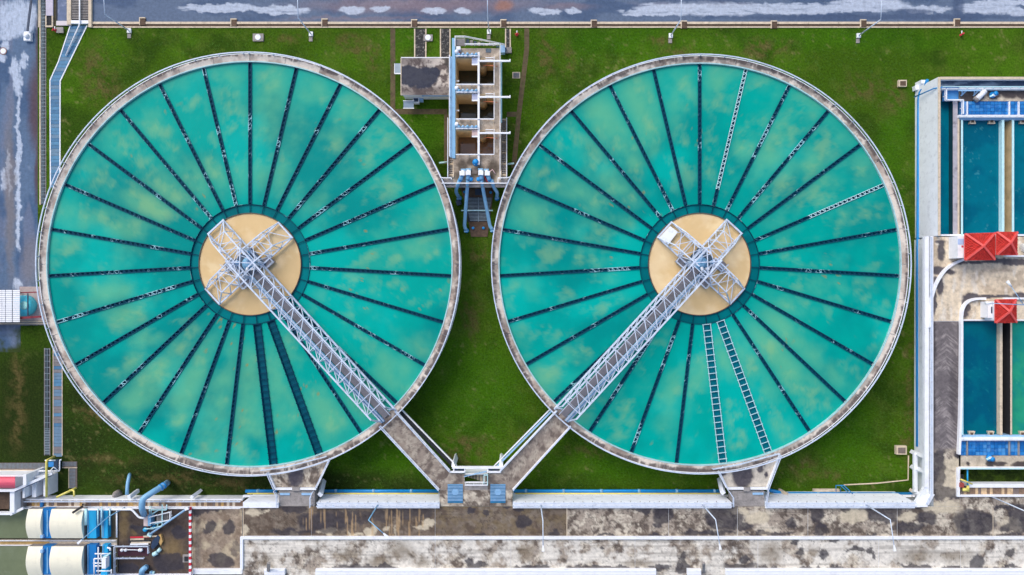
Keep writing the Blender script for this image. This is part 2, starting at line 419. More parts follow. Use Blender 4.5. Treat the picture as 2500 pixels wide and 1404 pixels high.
# ------------------------------------------------------------------ roadside gutter with catch basins
g = thing('roadside_gutter', 'long beige concrete roadside gutter with silty brown bed under the top road', 'gutter', W(1400, 60, 0))
x = 222
while x < 2900:                                          # cast lengths with open joints
    x1 = min(x + 73, 2900)
    rect('gutter_kerb', x+.3, 53, x1-.3, 58.5, -.1, .14, BEIGE, g)
    rect('gutter_edge', x+.3, 64.5, x1-.3, 67.5, -.1, .10, BEIGE, g)
    x = x1
rect('gutter_bed', 222, 57.5, 2900, 65, -.1, .03, BROWN, g)
for i, (bx, by) in enumerate([(347,52), (570,55), (792,55), (1011,57), (1229,57), (1450,58), (1670,60), (1890,60), (2108,57), (2337,55)]):
    where = ['nearest the blue path', 'second from the blue path', 'third from the blue path', 'just left of the covered well block', 'just above the covered well block',
             'first right of the well block', 'second right of the well block', 'third right of the well block', 'second from the right edge', 'nearest the right edge'][i]
    cb = thing('catch_basin', 'brown silted catch basin on the roadside gutter, ' + where, 'catch basin', W(bx, by, 0), 'catch basins on the roadside gutter')
    rect('frame', bx-7.5, by-10, bx+7.5, by-7.5, 0, .22, BEIGE, cb); rect('frame', bx-7.5, by-7.4, bx-5.5, by+9, 0, .2, BEIGE, cb)
    rect('frame', bx+5.5, by-7.4, bx+7.5, by+9, 0, .2, BROWN, cb); rect('silt_bed', bx-5.4, by-7.4, bx+5.4, by+9, 0, .16, BROWN, cb)

# ------------------------------------------------------------------ street lamps
def lamp(base, h, arm, label, group, z0=0.0, mat=STEEL, foot=True, r=.09, head=True):
    p = W(base[0], base[1], z0); t = thing('street_lamp', label, 'street lamp', p, group)
    top = p + Vector((0, 0, h)); e = top + Vector((arm[0], arm[1], .35))
    MB().tube([p, p+Vector((0,0,h*.5)), top], [r*1.25, r, r*.8], 8).build('pole', mat, t, True)
    MB().tube([top, top*.4+e*.6, e], r*.7, 8).build('arm', mat, t, True)
    dv = (e-top).normalized(); u = e + dv*.75
    if head:
        s = dv.cross(Vector((0,0,1))).normalized()
        m = MB(); a = s*.17
        m.quadbox([e-a*.5-Vector((0,0,.08)), e+a*.5-Vector((0,0,.08)), u+a-Vector((0,0,.08)), u-a-Vector((0,0,.08)), e-a*.5+Vector((0,0,.06)), e+a*.5+Vector((0,0,.06)), u+a+Vector((0,0,.05)), u-a+Vector((0,0,.05))])
        m.build('lamp_head', WHITE, t)
    if foot:
        MB().box(p.x-.28, p.y-.32, z0, p.x+.28, p.y+.32, z0+.28).build('footing', WHITE, t)
        MB().box(p.x-.32, p.y-1.05, z0, p.x+.2, p.y-.4, z0+.1).build('cable_box', GREY, t)
    return t
for i, (bx, by) in enumerate([(317,76), (760,84), (1194,79), (1637,88), (2095,88)]):
    lamp((bx, by), 6.4, (0, 3.2), 'thin pale street lamp by the top road, ' + ['beside the blue path', 'above the left tank', 'above the well block', 'above the right tank', 'farthest right'][i], 'street lamps along the top road')

# ------------------------------------------------------------------ top left: drain, culvert, blue path
dr = thing('drain_channel', 'narrow grated drain running down between the left road and the lawn', 'drain', W(105, 250, 0))
rect('kerb', 93, -300, 99, 66, -.1, .16, BEIGE, dr); rect('kerb', 96, 66.5, 99, 500, -.1, .12, BEIGE, dr)
rect('bed', 99, -300, 111, 500, -.1, .012, DARK, dr); rect('bed', 109, 850, 121, 1112, -.1, .012, DARK, dr)
rect('edge', 111, 66, 112.3, 500, -.1, .06, GREY, dr); rect('edge', 107.6, 850, 109, 1112, -.1, .06, GREY, dr); rect('edge', 121, 850, 122.4, 1112, -.1, .06, GREY, dr)
m = MB()
for xx in (101.5, 104.5, 107.5):
    a, b = W(xx, -100, .06), W(xx, 498, .06); m.beam(a, b, .05, .04)
for yy in np.arange(-100, 498, 9.0): m.beam(W(99, yy, .05), W(111, yy, .05), .06, .03)
for xx in (112.5, 116.5):
    m.beam(W(xx, 852, .06), W(xx, 1050, .06), .05, .04)
for yy in np.arange(852, 1050, 15.0): m.beam(W(109, yy, .05), W(121, yy, .05), .08, .03)
for yy in np.arange(1052, 1110, 4.0): m.beam(W(109, yy, .05), W(121, yy, .05), .12, .03)
tag(m.build('grate_bars', GRATE, dr), kind='stuff')
cv = thing('culvert_crossing', 'covered culvert crossing with slatted bays between pale concrete beams at top left', 'culvert', W(194, 30, 0))
rect('side_beam', 163, -300, 173, 60, 0, .35, BEIGE, cv); rect('side_beam', 215.5, -300, 223, 66, 0, .35, BEIGE, cv)
for x0, x1 in ((173.4, 192.8), (196.8, 215.2)):
    rect('bay_floor', x0, -300, x1, 50, 0, .1, DARK, cv)
    yy = -40
    while yy < 48:
        rect('slat', x0, yy, x1, yy+2.2, .12, .22, GREY, cv); yy += 4.0
rect('cross_beam', 173.4, 49.5, 215.2, 57.5, 0, .36, WHITE, cv)
pp = thing('service_pipe', 'thin white service pipe lying on the blue path and culvert', 'pipe', W(194, 50, .3))
pipe('pipe_run', [(194.5, -60, .5), (194.5, 60, .5), (160.5, 136, .22)], .1, WHITE, pp)
t = thing('inlet_box', 'pale concrete inlet slab with dark open hatch beside the drain', 'inlet', W(119, 35, 0))
rect('slab', 111.5, -300, 129, 38, 0, .2, paint('lavender_concrete', srgb(196, 190, 205), .8, .12, 1.0), t)
for q in ((110.5, 38.3, 113.2, 62), (126, 38.3, 129, 66), (110.5, 62.3, 125.8, 66)): rect('frame', *q, 0, .22, BEIGE, t)
rect('hatch', 113.3, 38.3, 125.9, 62, 0, .06, DARK, t)
t = thing('ditch', 'narrow dark weedy ditch beside the pale inlet slab', 'ditch', W(135, 30, 0))
rect('bed', 130, -300, 136, 72, 0, .02, paint('weedy_mud', srgb(78, 72, 50), .9, .4, 2.0), t); rect('dark_strip', 136, -300, 140.5, 50, 0, .016, DARK, t)  # plain dark strip along the right side of the ditch bed
tag(rect('verge_patch', 140.6, -300, 162.8, 50.5, -.05, .008, paint('patched_asphalt', srgb(92, 108, 140), .7, .2, .8, srgb(176, 186, 214), .6, .9)), 'asphalt patch between ditch and culvert', kind='structure')
tag(rect('concrete_slab', 137, 51, 172.6, 62, 0, .2, paint('pale_slab', srgb(216, 208, 210), .8, .1, 1.0, srgb(150, 140, 135), .5, 1.0)), 'pale worn concrete slab at the head of the blue path', 'slab')
t = thing('meter_box', 'small grey concrete meter box beside the red hydrant near the culvert', 'meter box', W(146, 73, 0))
rect('lid', 137, 66, 154, 80, .3, .36, GREY, t); rect('body', 138, 67, 153, 79, 0, .3, BEIGE, t)
def hydrant(px_, py_, label, ang=0.0):
    p = W(px_, py_, 0); t = thing('fire_hydrant', label, 'fire hydrant', p, 'red fire hydrants along the top road')
    MB().lathe(p, [(.18, 0), (.18, .06), (.12, .08), (.12, .55), (.16, .58), (.16, .64), (.12, .74), (.04, .8)], 12).build('barrel', RED, t, True)
    c = Vector((math.cos(ang), math.sin(ang), 0))
    for sgn in (-1, 1): MB().tube([p+Vector((0,0,.45)), p+Vector((0,0,.45))+c*sgn*.32], .08, 8).build('outlet', RED, t, True)
    MB().tube([p+Vector((0, 0, .3)), p+Vector((0, .55, .3))], .07, 8).build('feed_pipe', WHITE, t, True)
hydrant(137, 76, 'red fire hydrant at the head of the blue path', .2)
hydrant(1262, 86, 'red fire hydrant just right of the well block')
hydrant(2345, 86, 'red fire hydrant near the right end of the top road', .6)

bp = tag(bpy.data.objects.new('footpath', None), 'blue painted slab footpath with pale edges along the left of the lawn', kind='structure'); link(bp, None, Matrix.Translation(W(135, 300, 0)))
def lerp(a, b, t): return a + (b-a)*t
def edgeL(y): return lerp(172, 143, (y-62)/88) if y < 150 else (lerp(143, 122, (y-150)/45) if y < 195 else 122.3+ (y-195)*.004)
def edgeR(y): return lerp(213, 147, (y-62)/136) if y < 198 else 147-(y-198)*.002
yy = 62.5
while yy < 455:
    step = 8.6; y1 = yy+step-.5
    MB().prism([W(edgeL(yy)+1.2, yy, .03), W(edgeR(yy)-1.2, yy, .03), W(edgeR(y1)-1.2, y1, .03), W(edgeL(y1)+1.2, y1, .03)], 0, .03+random.uniform(0, .012)).build('slab', random.choice(SLABB[:2]+SLABB[:3]), bp)
    yy += step
for ys_ in ((62.5, 150), (150, 196), (196, 460)):
    pb('edge_strip', (edgeL(ys_[0]+.01), ys_[0], .04), (edgeL(ys_[1]-.01), ys_[1], .04), .14, .08, WHITE, bp)
for ys_ in ((62.5, 198), (198, 460)):
    pb('edge_strip', (edgeR(ys_[0]+.01), ys_[0], .04), (edgeR(ys_[1]-.01), ys_[1], .04), .14, .08, WHITE, bp)
yy = 845
while yy < 1112:
    w_ = (yy-845)/270
    rect('slab', 131, yy, 151, yy+7.6, 0, .03+random.uniform(0, .012), random.choice(SLABB if random.random() > w_ else SLABB[2:]+SLABB[3:]), bp); yy += 8.2
pb('edge_strip', (130, 845, .04), (130, 1112, .04), .1, .07, BEIGE, bp); pb('edge_strip', (152, 845, .04), (152, 1112, .04), .1, .07, BEIGE, bp)

# barrier gate and manhole on the left road
t = thing('boom_barrier', 'raised dark boom barrier on a white pedestal in the left road', 'barrier', W(66, 88, 0))
q = W(66, 88, .5); MB().box(q.x-.5, q.y-.65, 0, q.x+.5, q.y+.65, .5).build('pedestal', WHITE, t)
MB().lathe((q.x, q.y, .5), [(.36, 0), (.36, .25), (.25, .38), (.05, .42)], 16).build('motor_dome', WHITEW, t, True)
pb('boom', (67, 76, .8), (81, -40, 1.2), .28, .12, DKSTEEL, t)
t = thing('manhole', 'round manhole with pale cover and rusty ring on the left road', 'manhole', W(8, 125, 0))
c = W(8, 125, 0); MB().ring(c, .42, .55, 0, .07, 24).build('ring', paint('rusty_ring', srgb(150, 120, 110), .8), t)
MB().lathe((c.x, c.y, 0), [(.41, 0), (.41, .05), (.3, .07)], 24).build('cover', WHITEW, t)

# lawn bits: inspection boxes, brown drain lines
def pit(x, y, w, label, round_=True, z=.25):
    t = thing('inspection_pit', label, 'manhole', W(x, y, 0), 'inspection pits in the lawn')
    rect('slab', x-w, y-w*.7, x+w, y+w*.7, 0, z, GREY, t); c = W(x, y, z)
    if round_: MB().lathe((c.x, c.y, z), [(.42, 0), (.42, .06), (.36, .1)], 20).build('cover', WHITEW, t)
    else: rect('cover', x-w*.6, y-w*.5, x+w*.6, y+w*.5, z, z+.05, WHITEW, t)
pit(630, 91, 13, 'square concrete pit with round pale cover above the left tank')
pit(1045, 92, 11, 'square concrete pit with round pale cover beside the black stained slab')
t = thing('valve_box', 'small open concrete valve box on the lawn left of the filter building', 'valve box', W(2205, 203, 0))
rect('box', 2194, 195, 2214, 211, 0, .4, BEIGE, t); rect('lid', 2198, 198, 2212, 209, .4, .44, BROWN, t)
t = thing('valve_box', 'square rust stained valve box on the lawn beside the lower right struts', 'valve box', W(2200, 1100, 0))
rect('box', 2189, 1089, 2214, 1110, 0, .6, BEIGE, t); rect('lid', 2193, 1093, 2211, 1107, .6, .64, PLATES[4], t)
dl = tag(bpy.data.objects.new('drain_path', None), 'brown earth drain lines across the lawn round the well block', kind='structure'); link(dl, None, Matrix.Translation(W(1100, 200, 0)))
EARTH = paint('brown_earth', srgb(92, 80, 58), .95, .35, 1.5, srgb(60, 66, 30), .6, 1.0, bump=.4)
for q in ((953, 69, 965, 276), (965.2, 266, 1092, 279), (1084, 279.2, 1095, 400), (1280, 69, 1292, 120), (1237, 273, 1263, 285)): rect('earth_strip', *q, -.05, .016, EARTH, dl)
poly('earth_strip', [(1280, 120.2), (1292, 120.2), (1272, 285), (1260, 410), (1248, 410), (1262, 270)], -.05, .012, EARTH, dl)
pipe('stone_edge', [(2218, 1112, .05), (2217, 1172, .05), (2140, 1180, .05), (2060, 1184, .05)], .1, BEIGE, dl, 6, False)
BSL = paint('black_mouldy_slab', srgb(46, 46, 48), .85, .3, 2.0, srgb(190, 186, 178), .75, 2.6)
for q, lb in (((1011, 70, 1041, 142), 'black moulded concrete slab beside the round pit above the roof'), ((1074, 70, 1100, 142), 'narrow black moulded slab left of the well block'), ((1233, 70, 1247, 116), 'short mouldy slab strip right of the well block')):
    t = thing('concrete_apron', lb, 'slab', W(q[0], q[1], 0)); rect('slab', q[0]+3, q[1], q[2]-3, q[3], 0, .05, BSL, t)
    rect('edge', q[0], q[1], q[0]+2.8, q[3], 0, .12, BEIGE, t); rect('edge', q[2]-2.8, q[1], q[2], q[3], 0, .12, BEIGE, t)

# ------------------------------------------------------------------ railings
def rail_into(parent, pts, h, mat, sp=1.6, name='handrail', closed=False, r=.045, mids=(.5,), curb=None):
    P = [Vector(p) for p in pts]
    if closed: P = P + [P[0]]
    up = Vector((0, 0, h)); m = MB()
    for a, b in zip(P, P[1:]):
        m.beam(a+up, b+up, r*2, r*2)
        for k in mids: m.beam(a+up*k, b+up*k, r*1.3, r*1.3)
    o = m.build(name, mat, parent); q = MB(); L = 0; nxt = 0
    for a, b in zip(P, P[1:]):
        d = (b-a).length; dv = (b-a).normalized()
        while nxt <= L + d + 1e-6:
            c = a + dv*(nxt-L); q.beam(c, c+up, r*1.6, r*1.6); nxt += sp
        L += d
    tag(q.build('posts', mat, o), kind='stuff')
    return o
def railing(label, pts, z, h=.75, mat=WHITE, **kw):
    P = [W(p[0], p[1], p[2] if len(p) > 2 else z) for p in pts]
    t = thing('railing', label, 'railing', P[0])
    rail_into(t, P, h, mat, **kw); return t

# ------------------------------------------------------------------ the two round clarifier tanks
def polar(c, r, a): return Vector((c.x + r*math.sin(a), c.y + r*math.cos(a)))
KD = S*K(ZD); ZW = 4.70
def clarifier(cpx, r_in, r_out, label, seed, dirt_fn, right):
    c = W(cpx[0], cpx[1], ZD); c.z = 0
    t = thing('clarifier_tank', label, 'clarifier tank', c, 'round clarifier tanks')
    ri, ro = r_in*KD, r_out*KD
    MB().ring(c, ri, ro-.06, 0, ZD-.14, 144).build('tank_wall', WHITEW, t)
    MB().ring(c, ri-.02, ri+.13, ZD-.4, ZD+.05, 144).build('weir_edge', CYAN, t)
    MB().ring(c, ro+.0, ro+.09, ZD-.2, ZD+.06, 144).build('outer_kerb', WHITE, t)
    # rim walk, cast in 36 lengths
    NS = 36
    for i in range(NS):
        a0 = 2*math.pi*i/NS + .0012; a1 = 2*math.pi*(i+1)/NS - .0012
        na, nr = 46, 9; A = np.linspace(a0, a1, na); R = np.linspace(ri+.14, ro-.01, nr)
        AA, RR = np.meshgrid(A, R); aa, rr = AA.ravel(), RR.ravel()
        v = np.stack([c.x+rr*np.sin(aa), c.y+rr*np.cos(aa), np.full_like(aa, ZD)], 1)
        f = [(j*na+k, (j+1)*na+k, (j+1)*na+k+1, j*na+k+1) for j in range(nr-1) for k in range(na-1)]
        b = len(v); side = v.copy(); side[:, 2] = ZD-.12          # thin slab underside
        v2 = np.vstack([v, side])
        ring_ = [k for k in range(na)] + [j*na+na-1 for j in range(1, nr)] + [(nr-1)*na+k for k in range(na-2, -1, -1)] + [j*na for j in range(nr-2, 0, -1)]
        f += [(ring_[k], ring_[(k+1) % len(ring_)], b+ring_[(k+1) % len(ring_)], b+ring_[k]) for k in range(len(ring_))]
        tpos = (rr-ri)/(ro-ri); s_ = aa*ro
        heavy = dirt_fn(math.degrees((a0+a1)/2) + (aa*0))
        col = np.tile(np.array(srgb(222, 211, 198)), (len(aa), 1))
        col = mixc(col, srgb(176, 160, 148), sstep(.45, .7, fbm(s_, rr, 2.2, 5, seed+3)))
        reach = .18 + .75*fbm(s_, s_*0+3, 1.6, 5, seed+5, .7, rot=False) * (.55 + heavy)
        streak = sstep(.0, .22, reach - (1-tpos)*1.05 - .12) * sstep(.25, .5, fbm(s_*1.0, rr*.1, .35, 3, seed+8, rot=False))
        col = mixc(col, srgb(74, 66, 70), np.clip(streak, 0, 1)*.85)
        mott = sstep(.62-.32*heavy, .78-.25*heavy, fbm(s_, rr*1.2, 1.1, 5, seed+11, .65))
        col = mixc(col, srgb(98, 88, 82), mott*.75*np.clip(heavy*1.15-.12, 0, 1))
        tinted('rim_slab', v2, f, np.vstack([col, col]), M_RIM, t, smooth=False)
    P = [Vector((*polar(c, ro+.05, 2*math.pi*k/144), ZD)) for k in range(144)]
    rail_into(t, P, .66, STEEL, 3.4, closed=True, r=.07, mids=())
    # water between the launders
    lw, lw2 = 4.1*KD, 9.0*KD; r0, r1 = 147*KD, ri-.02
    V, F, cc = [], [], []
    step = math.radians(360/27)
    for k in range(27):
        wa = lw2 if k in (12, 13) else lw; wb = lw2 if (k+1) in (12, 13) else lw
        nr, na = 60, 20; base = len(V)
        for j in range(nr):
            r = r0 + (r1-r0)*j/(nr-1)
            x0 = k*step + math.asin(wa/r); x1 = (k+1)*step - math.asin(wb/r)
            for i in range(na):
                a = x0 + (x1-x0)*i/(na-1); V.append((c.x+r*math.sin(a), c.y+r*math.cos(a), ZW))
        F += [(base+j*na+i, base+(j+1)*na+i, base+(j+1)*na+i+1, base+j*na+i+1) for j in range(nr-1) for i in range(na-1)]
    V = np.array(V); x, y = V[:, 0], V[:, 1]; rr = np.hypot(x-c.x, y-c.y); th = np.arctan2(x-c.x, y-c.y)
    col = np.tile(np.array(srgb(0, 160, 146)), (len(V), 1))
    col = mixc(col, srgb(0, 138, 132), sstep(.40, .72, fbm(x, y, 12, 5, seed+20)))
    col = mixc(col, srgb(0, 170, 158), sstep(.45, .75, fbm(x, y, 9, 5, seed+24)))
    # silt plumes rise midway between launders, in the outer half
    mid = np.abs(np.sin(th*27/2)); rad = sstep(8.5, 14, rr)*(1-sstep(25.8, 28.0, rr)*.6)
    pl = sstep(.40, .78, fbm(x, y, 6.5, 6, seed+30, .55)) * rad * (mid**.8)
    col = mixc(col, srgb(104, 182, 138), pl*.66)
    pl2 = sstep(.5, .76, fbm(x, y, 2.6, 6, seed+37, .62)) * rad * mid
    col = mixc(col, srgb(150, 188, 126), pl2*.36)
    sc_ = sstep(.74, .8, fbm(x, y, .9, 4, seed+44, .6))*sstep(.6, .7, fbm(x, y, 7, 3, seed+46)); col = mixc(col, srgb(150, 128, 64), sc_*.7)
    tag(tinted('water', V, F, col, M_WATER), 'teal green water with pale silt clouds in the %s round tank' % ('right' if right else 'left'), kind='structure')
    # radial launders
    def launder(hw, ra, rb, cell, zig):
        m = MB(); m.box(-hw, ra, ZW-.5, -hw+.05, rb, ZW+.06); m.box(hw-.05, ra, ZW-.5, hw, rb, ZW+.06); m.box(-hw+.05, ra, ZW-.5, hw-.05, rb, ZW-.14)
        b = MB(); y = ra+.05; s = 1
        if zig:
            while y + cell < rb:
                b.beam((-hw*s*.95, y, ZW+.13), (hw*s*.95, y+cell*.55, ZW+.13), .07, .05)
                b.beam((-hw*.95, y+cell*.55, ZW+.13), (hw*.95, y+cell*.55, ZW+.13), .06, .05); y += cell
            for sx in (-1, 1): b.beam((sx*(hw-.02), ra, ZW+.125), (sx*(hw-.02), rb, ZW+.125), .07, .04)
        else:
            while y < rb:
                b.beam((-hw-.12, y, ZW+.14), (hw+.12, y, ZW+.14), .10, .06); y += cell
            for sx in (-1, 1): b.beam((sx*hw, ra, ZW+.13), (sx*hw, rb, ZW+.13), .09, .06)
        return m, b
    ml, mb = launder(lw, r0+.02, r1-.02, .68, True); mw, mwb = launder(lw2, r0+.02, r1-.02, .86, False)
    split = r0 + (r1-r0)*.38
    protoL = protoB = None
    for k in range(27):
        Mx = Matrix.Translation((c.x, c.y, 0)) @ Matrix.Rotation(-k*step, 4, 'Z')
        def mk(mbx, nm, mat, par):
            me = bpy.data.meshes.new(nm); me.from_pydata(mbx.v, [], mbx.f); me.update(); me.materials.append(mat)
            return link(bpy.data.objects.new(nm, me), par, Mx)
        if k in (12, 13):
            L = mk(mw, 'wide_launder', WIDE if right else WIDED, t); mk(mwb, 'rungs', LADDER if right else NAVY, L)
        elif right and k in (1, 5):
            L = mk(ml, 'launder', TROUGH, t)
            fr = .12 if k == 1 else .42; cut = r0+(r1-r0)*fr
            _, b1 = launder(lw, r0+.02, cut, .68, True); _, b2 = launder(lw, cut, r1-.02, .68, True)
            mk(b1, 'lattice', LATT, L); mk(b2, 'lattice', PALE, L)
        else:
            if protoL is None:
                protoL = mk(ml, 'launder', TROUGH, t); protoB = mk(mb, 'lattice', LATT, protoL)
            else:
                L = copy_of(protoL, Mx, t, 'launder'); Bx = copy_of(protoB, Mx, L, 'lattice')
                if right and k in (0, 2, 3, 15, 16, 20): 
                    Bx.material_slots[0].link = 'OBJECT'; Bx.material_slots[0].material = LATT2
                if (not right) and k in (19, 24, 26): 
                    Bx.material_slots[0].link = 'OBJECT'; Bx.material_slots[0].material = LATT2
    # ring launder round the feed well
    R0, R1 = 125*KD, 147*KD
    o = MB().ring(c, R1-.05, R1, ZW-.6, ZW+.12, 108).build('ring_launder', TROUGH, t)
    MB().ring(c, R1-.04, R1-.005, ZW+.121, ZW+.15, 108).build('ring_edge', LATT, o)
    for k in range(27):
        a = k*step; p, q = polar(c, R0+.05, a), polar(c, R1-.06, a); beam('ring_tie', (*p, ZW+.08), (*q, ZW+.08), .09, .06, NAVY, o)
    MB().ring(c, R0-.05, R0+.04, 3.6, ZW+.16, 108).build('feed_well_baffle', paint('brown_baffle', srgb(86, 74, 66), .7, .2, 1.5), t)
    # ring water and turbid feed-well water
    for nm, ra, rb, z, c0, c1, mat_, lb in (('water', R0+.04, R1-.05, ZW-.12, (0, 104, 112), (0, 122, 128), M_WATER, 'dark teal water in the ring channel of the %s tank'),
                                      ('water', 0.0, R0-.05, ZW+.02, (226, 200, 156), (218, 188, 138), M_WATER, 'muddy tan water in the centre well of the %s tank')):
        nr, na = (24, 120); V = []; F = []
        for j in range(nr):
            r = ra + (rb-ra)*j/(nr-1)
            for i in range(na): V.append((c.x+max(r, .01)*math.sin(6.28318531*i/na), c.y+max(r, .01)*math.cos(6.28318531*i/na), z))
        F = [(j*na+i, (j+1)*na+i, (j+1)*na+(i+1) % na, j*na+(i+1) % na) for j in range(nr-1) for i in range(na)]
        V = np.array(V); x, y = V[:, 0], V[:, 1]
        col = mixc(np.tile(np.array(srgb(*c0)), (len(V), 1)), srgb(*c1), sstep(.4, .65, fbm(x, y, 2.5, 5, seed+50)))
        if rb < R0: col = mixc(col, srgb(236, 214, 170), sstep(.55, .75, fbm(x, y, 1.6, 5, seed+55))*.6)
        tag(tinted(nm, V, F, col, mat_), lb % ('right' if right else 'left'), kind='structure')
    return t, c
def dirtL(deg): return .25 + .45*((deg > 20) & (deg < 200)) + .2*(deg > 190)*(deg < 250)
def dirtR(deg): return .3 + .55*((deg > 330) | (deg < 55)) + .4*((deg > 120) & (deg < 320))
tankL, cL = clarifier((609, 645), 494, 513, 'large round clarifier tank on the left with teal water and radial launders', 100, dirtL, False)
tankR, cR = clarifier((1709, 645), 490, 508, 'large round clarifier tank on the right with white ladder launders', 300, dirtR, True)

# ------------------------------------------------------------------ bridges with four-armed centre frames
def bridge(hub, end, sgn, label):
    A = W(hub[0], hub[1], 5.2); B = W(end[0], end[1], 5.2)
    t = thing('truss_bridge', label, 'bridge', B, 'white truss bridges over the tanks')
    u = (B-A); L = u.length; u.normalize(); n = Vector((-u.y, u.x, 0))*sgn        # n points to the walkway side
    zb, zt, hw = 5.2, 8.5, 1.28
    def pt(s, off, z): q = A + u*s + n*off; q.z = z; return q
    NP = 14; s0 = 1.6; dp = (L-s0)/NP
    for off in (-hw, hw):
        beam('bottom_chord', pt(-1.5, off, zb), pt(L+.2, off, zb), .24, .26, STEEL, t)
        beam('top_chord', pt(-1.5, off, zt), pt(L-1.1, off, zt), .2, .2, STEEL, t)
        beam('end_post', pt(L+.1, off, zb), pt(L-1.1, off, zt), .16, .16, STEEL, t)
        for i in range(NP):
            s = s0 + i*dp
            beam('post', pt(s, off, zb), pt(s, off, zt), .09, .09, STEEL, t)
            if i < NP-1: beam('diagonal', pt(s, off, zb+.1), pt(s+dp, off, zt-.1), .12, .1, STEEL, t)
    for i in range(NP):
        s = s0 + i*dp
        if i < NP-0:
            if i < NP-1 or True: beam('top_strut', pt(s, -hw, zt), pt(s, hw, zt), .09, .09, STEEL, t)
            if i < NP-1: beam('top_brace', pt(s, hw, zt+.02), pt(s+dp, -hw, zt+.02), .1, .1, STEEL, t)
        beam('floor_beam', pt(s, -hw, zb-.05), pt(s, hw, zb-.05), .14, .2, STEEL, t)
        beam('floor_brace', pt(s, -hw, zb-.02), pt(s+dp, hw, zb-.02), .1, .1, STEEL, t)
    for i in range(-1, NP):
        s = s0 + i*dp
        beam('walkway_plate', pt(s+.03, -.12, zb+.09), pt(s+dp-.03, -.12, zb+.09), 1.12, .05, DECKG, t)
    for off, r_, mt, zz in ((-.82, .08, STEELB, .25), (-1.0, .07, STEEL, .2), (-1.14, .05, BLUEL, .25)):
        MB().tube([pt(1.5, off, zb+zz), pt(L+.3, off, zb+zz)], r_, 8).build('service_pipe', mt, t, True)
    for off in (-.72, .48):
        o = beam('handrail', pt(.5, off, zb+1.05), pt(L+.2, off, zb+1.05), .07, .07, STEEL, t)
    # arms
    for du, dn in ((-u, n), (n, u), (-n, u)):
        def ap(s, off, z): q = A + du*s + dn*off; q.z = z; return q
        wb_, wt_, e, et = 1.42, 1.15, 6.85, 4.7
        for off in (-1, 1):
            beam('arm_chord', ap(.9, off*wb_, zb), ap(e, off*wb_, zb), .2, .24, STEEL, t)
            beam('arm_top_chord', ap(.4, off*wt_, zt), ap(et, off*wt_, zt-.55), .16, .16, STEEL, t)
            beam('arm_end_strut', ap(et, off*wt_, zt-.55), ap(e, off*wb_, zb), .14, .14, STEEL, t)
            for s in (1.6, 3.1, et): beam('arm_post', ap(s, off*wb_, zb), ap(s, off*wt_, zt-.1*s), .1, .1, STEEL, t)
            for s, s2 in ((.6, 1.6), (1.6, 3.1), (3.1, et)): beam('arm_diagonal', ap(s, off*wt_, zt-.1*s), ap(s2, off*wb_, zb), .1, .1, STEEL, t)
            beam('arm_diagonal', ap(et, off*wb_, zb), ap((et+e)/2, off*1.3, (zb+zt)/2-.3), .08, .08, STEEL, t)
        beam('arm_end_beam', ap(e, -wb_-.1, zb), ap(e, wb_+.1, zb), .22, .24, STEEL, t)
        for s in (1.6, 3.1, et): beam('arm_top_strut', ap(s, -wt_, zt-.1*s), ap(s, wt_, zt-.1*s), .08, .08, STEEL, t)
        for s, s2, sg in ((.4, 1.6, 1), (1.6, 3.1, -1), (3.1, et, 1)): beam('arm_top_brace', ap(s, -wt_*sg, zt-.1*s), ap(s2, wt_*sg, zt-.1*s2), .09, .08, STEEL, t)
        for s, s2, sg in ((1.2, 3.0, 1), (3.0, 4.9, -1), (4.9, e, 1)): beam('arm_floor_brace', ap(s, -wb_*sg, zb), ap(s2, wb_*sg, zb), .1, .1, STEEL, t)
        beam('arm_floor_beam', ap(3.0, -wb_, zb), ap(3.0, wb_, zb), .12, .14, STEEL, t)
    # hub machinery
    def hp(a, b, z): q = A + u*a + n*b; q.z = z; return q
    m = MB(); m.prism([hp(-1.7, -1.7, 0), hp(-1.7, 1.7, 0), hp(1.7, 1.7, 0), hp(1.7, -1.7, 0)], zb-.12, zb+.02)
    m.build('hub_platform', paint('dark_plate', srgb(66, 84, 104), .5, .25, 1.2), t)
    for a, b in ((1.6, 2.1), (-1.6, -2.1), (1.6, -2.1)):
        q = MB().prism([hp(a-.7, b-.7, 0), hp(a-.7, b+.7, 0), hp(a+.7, b+.7, 0), hp(a+.7, b-.7, 0)], zb-.1, zb+.0).build('side_platform', DECKG, t)
        sg = 1 if b > 0 else -1
        for zz in (.55, 1.05):
            beam('guard_rail', hp(a-.7, b+.7*sg, zb+zz), hp(a+.7, b+.7*sg, zb+zz), .07, .07, STEEL, q)
            beam('guard_rail', hp(a+.7, b+.7*sg, zb+zz), hp(a+.7, b-.7*sg, zb+zz), .07, .07, STEEL, q)
    hc = hp(.1, 0, zb)
    o = MB().lathe(hc, [(.95, 0), (.95, .3), (.75, .45), (.6, .45), (.6, .9), (.3, 1.0)], 24).build('drive_gearbox', BLUEL, t, True)
    MB().tube([hp(.2, .2, zb+.9), hp(-.7, .9, zb+.9)], .26, 12).build('motor', STEELB, o, True)
    MB().tube([hp(.5, -.3, zb+.8), hp(.9, -.9, zb+.8)], .2, 12).build('motor', WHITE, o, True)
    MB().box(hc.x+.5, hc.y-.9, zb+.4, hc.x+1.0, hc.y-.6, zb+1.1).build('control_box', WHITE, o)
    for a, b in ((-1.2, 1.1), (1.0, 1.15), (-1.1, -1.1)):
        MB().lathe(hp(a, b, zb), [(.34, 0), (.22, .1), (.16, .5), (.05, .55)], 8).build('bracket', STEELB, t)
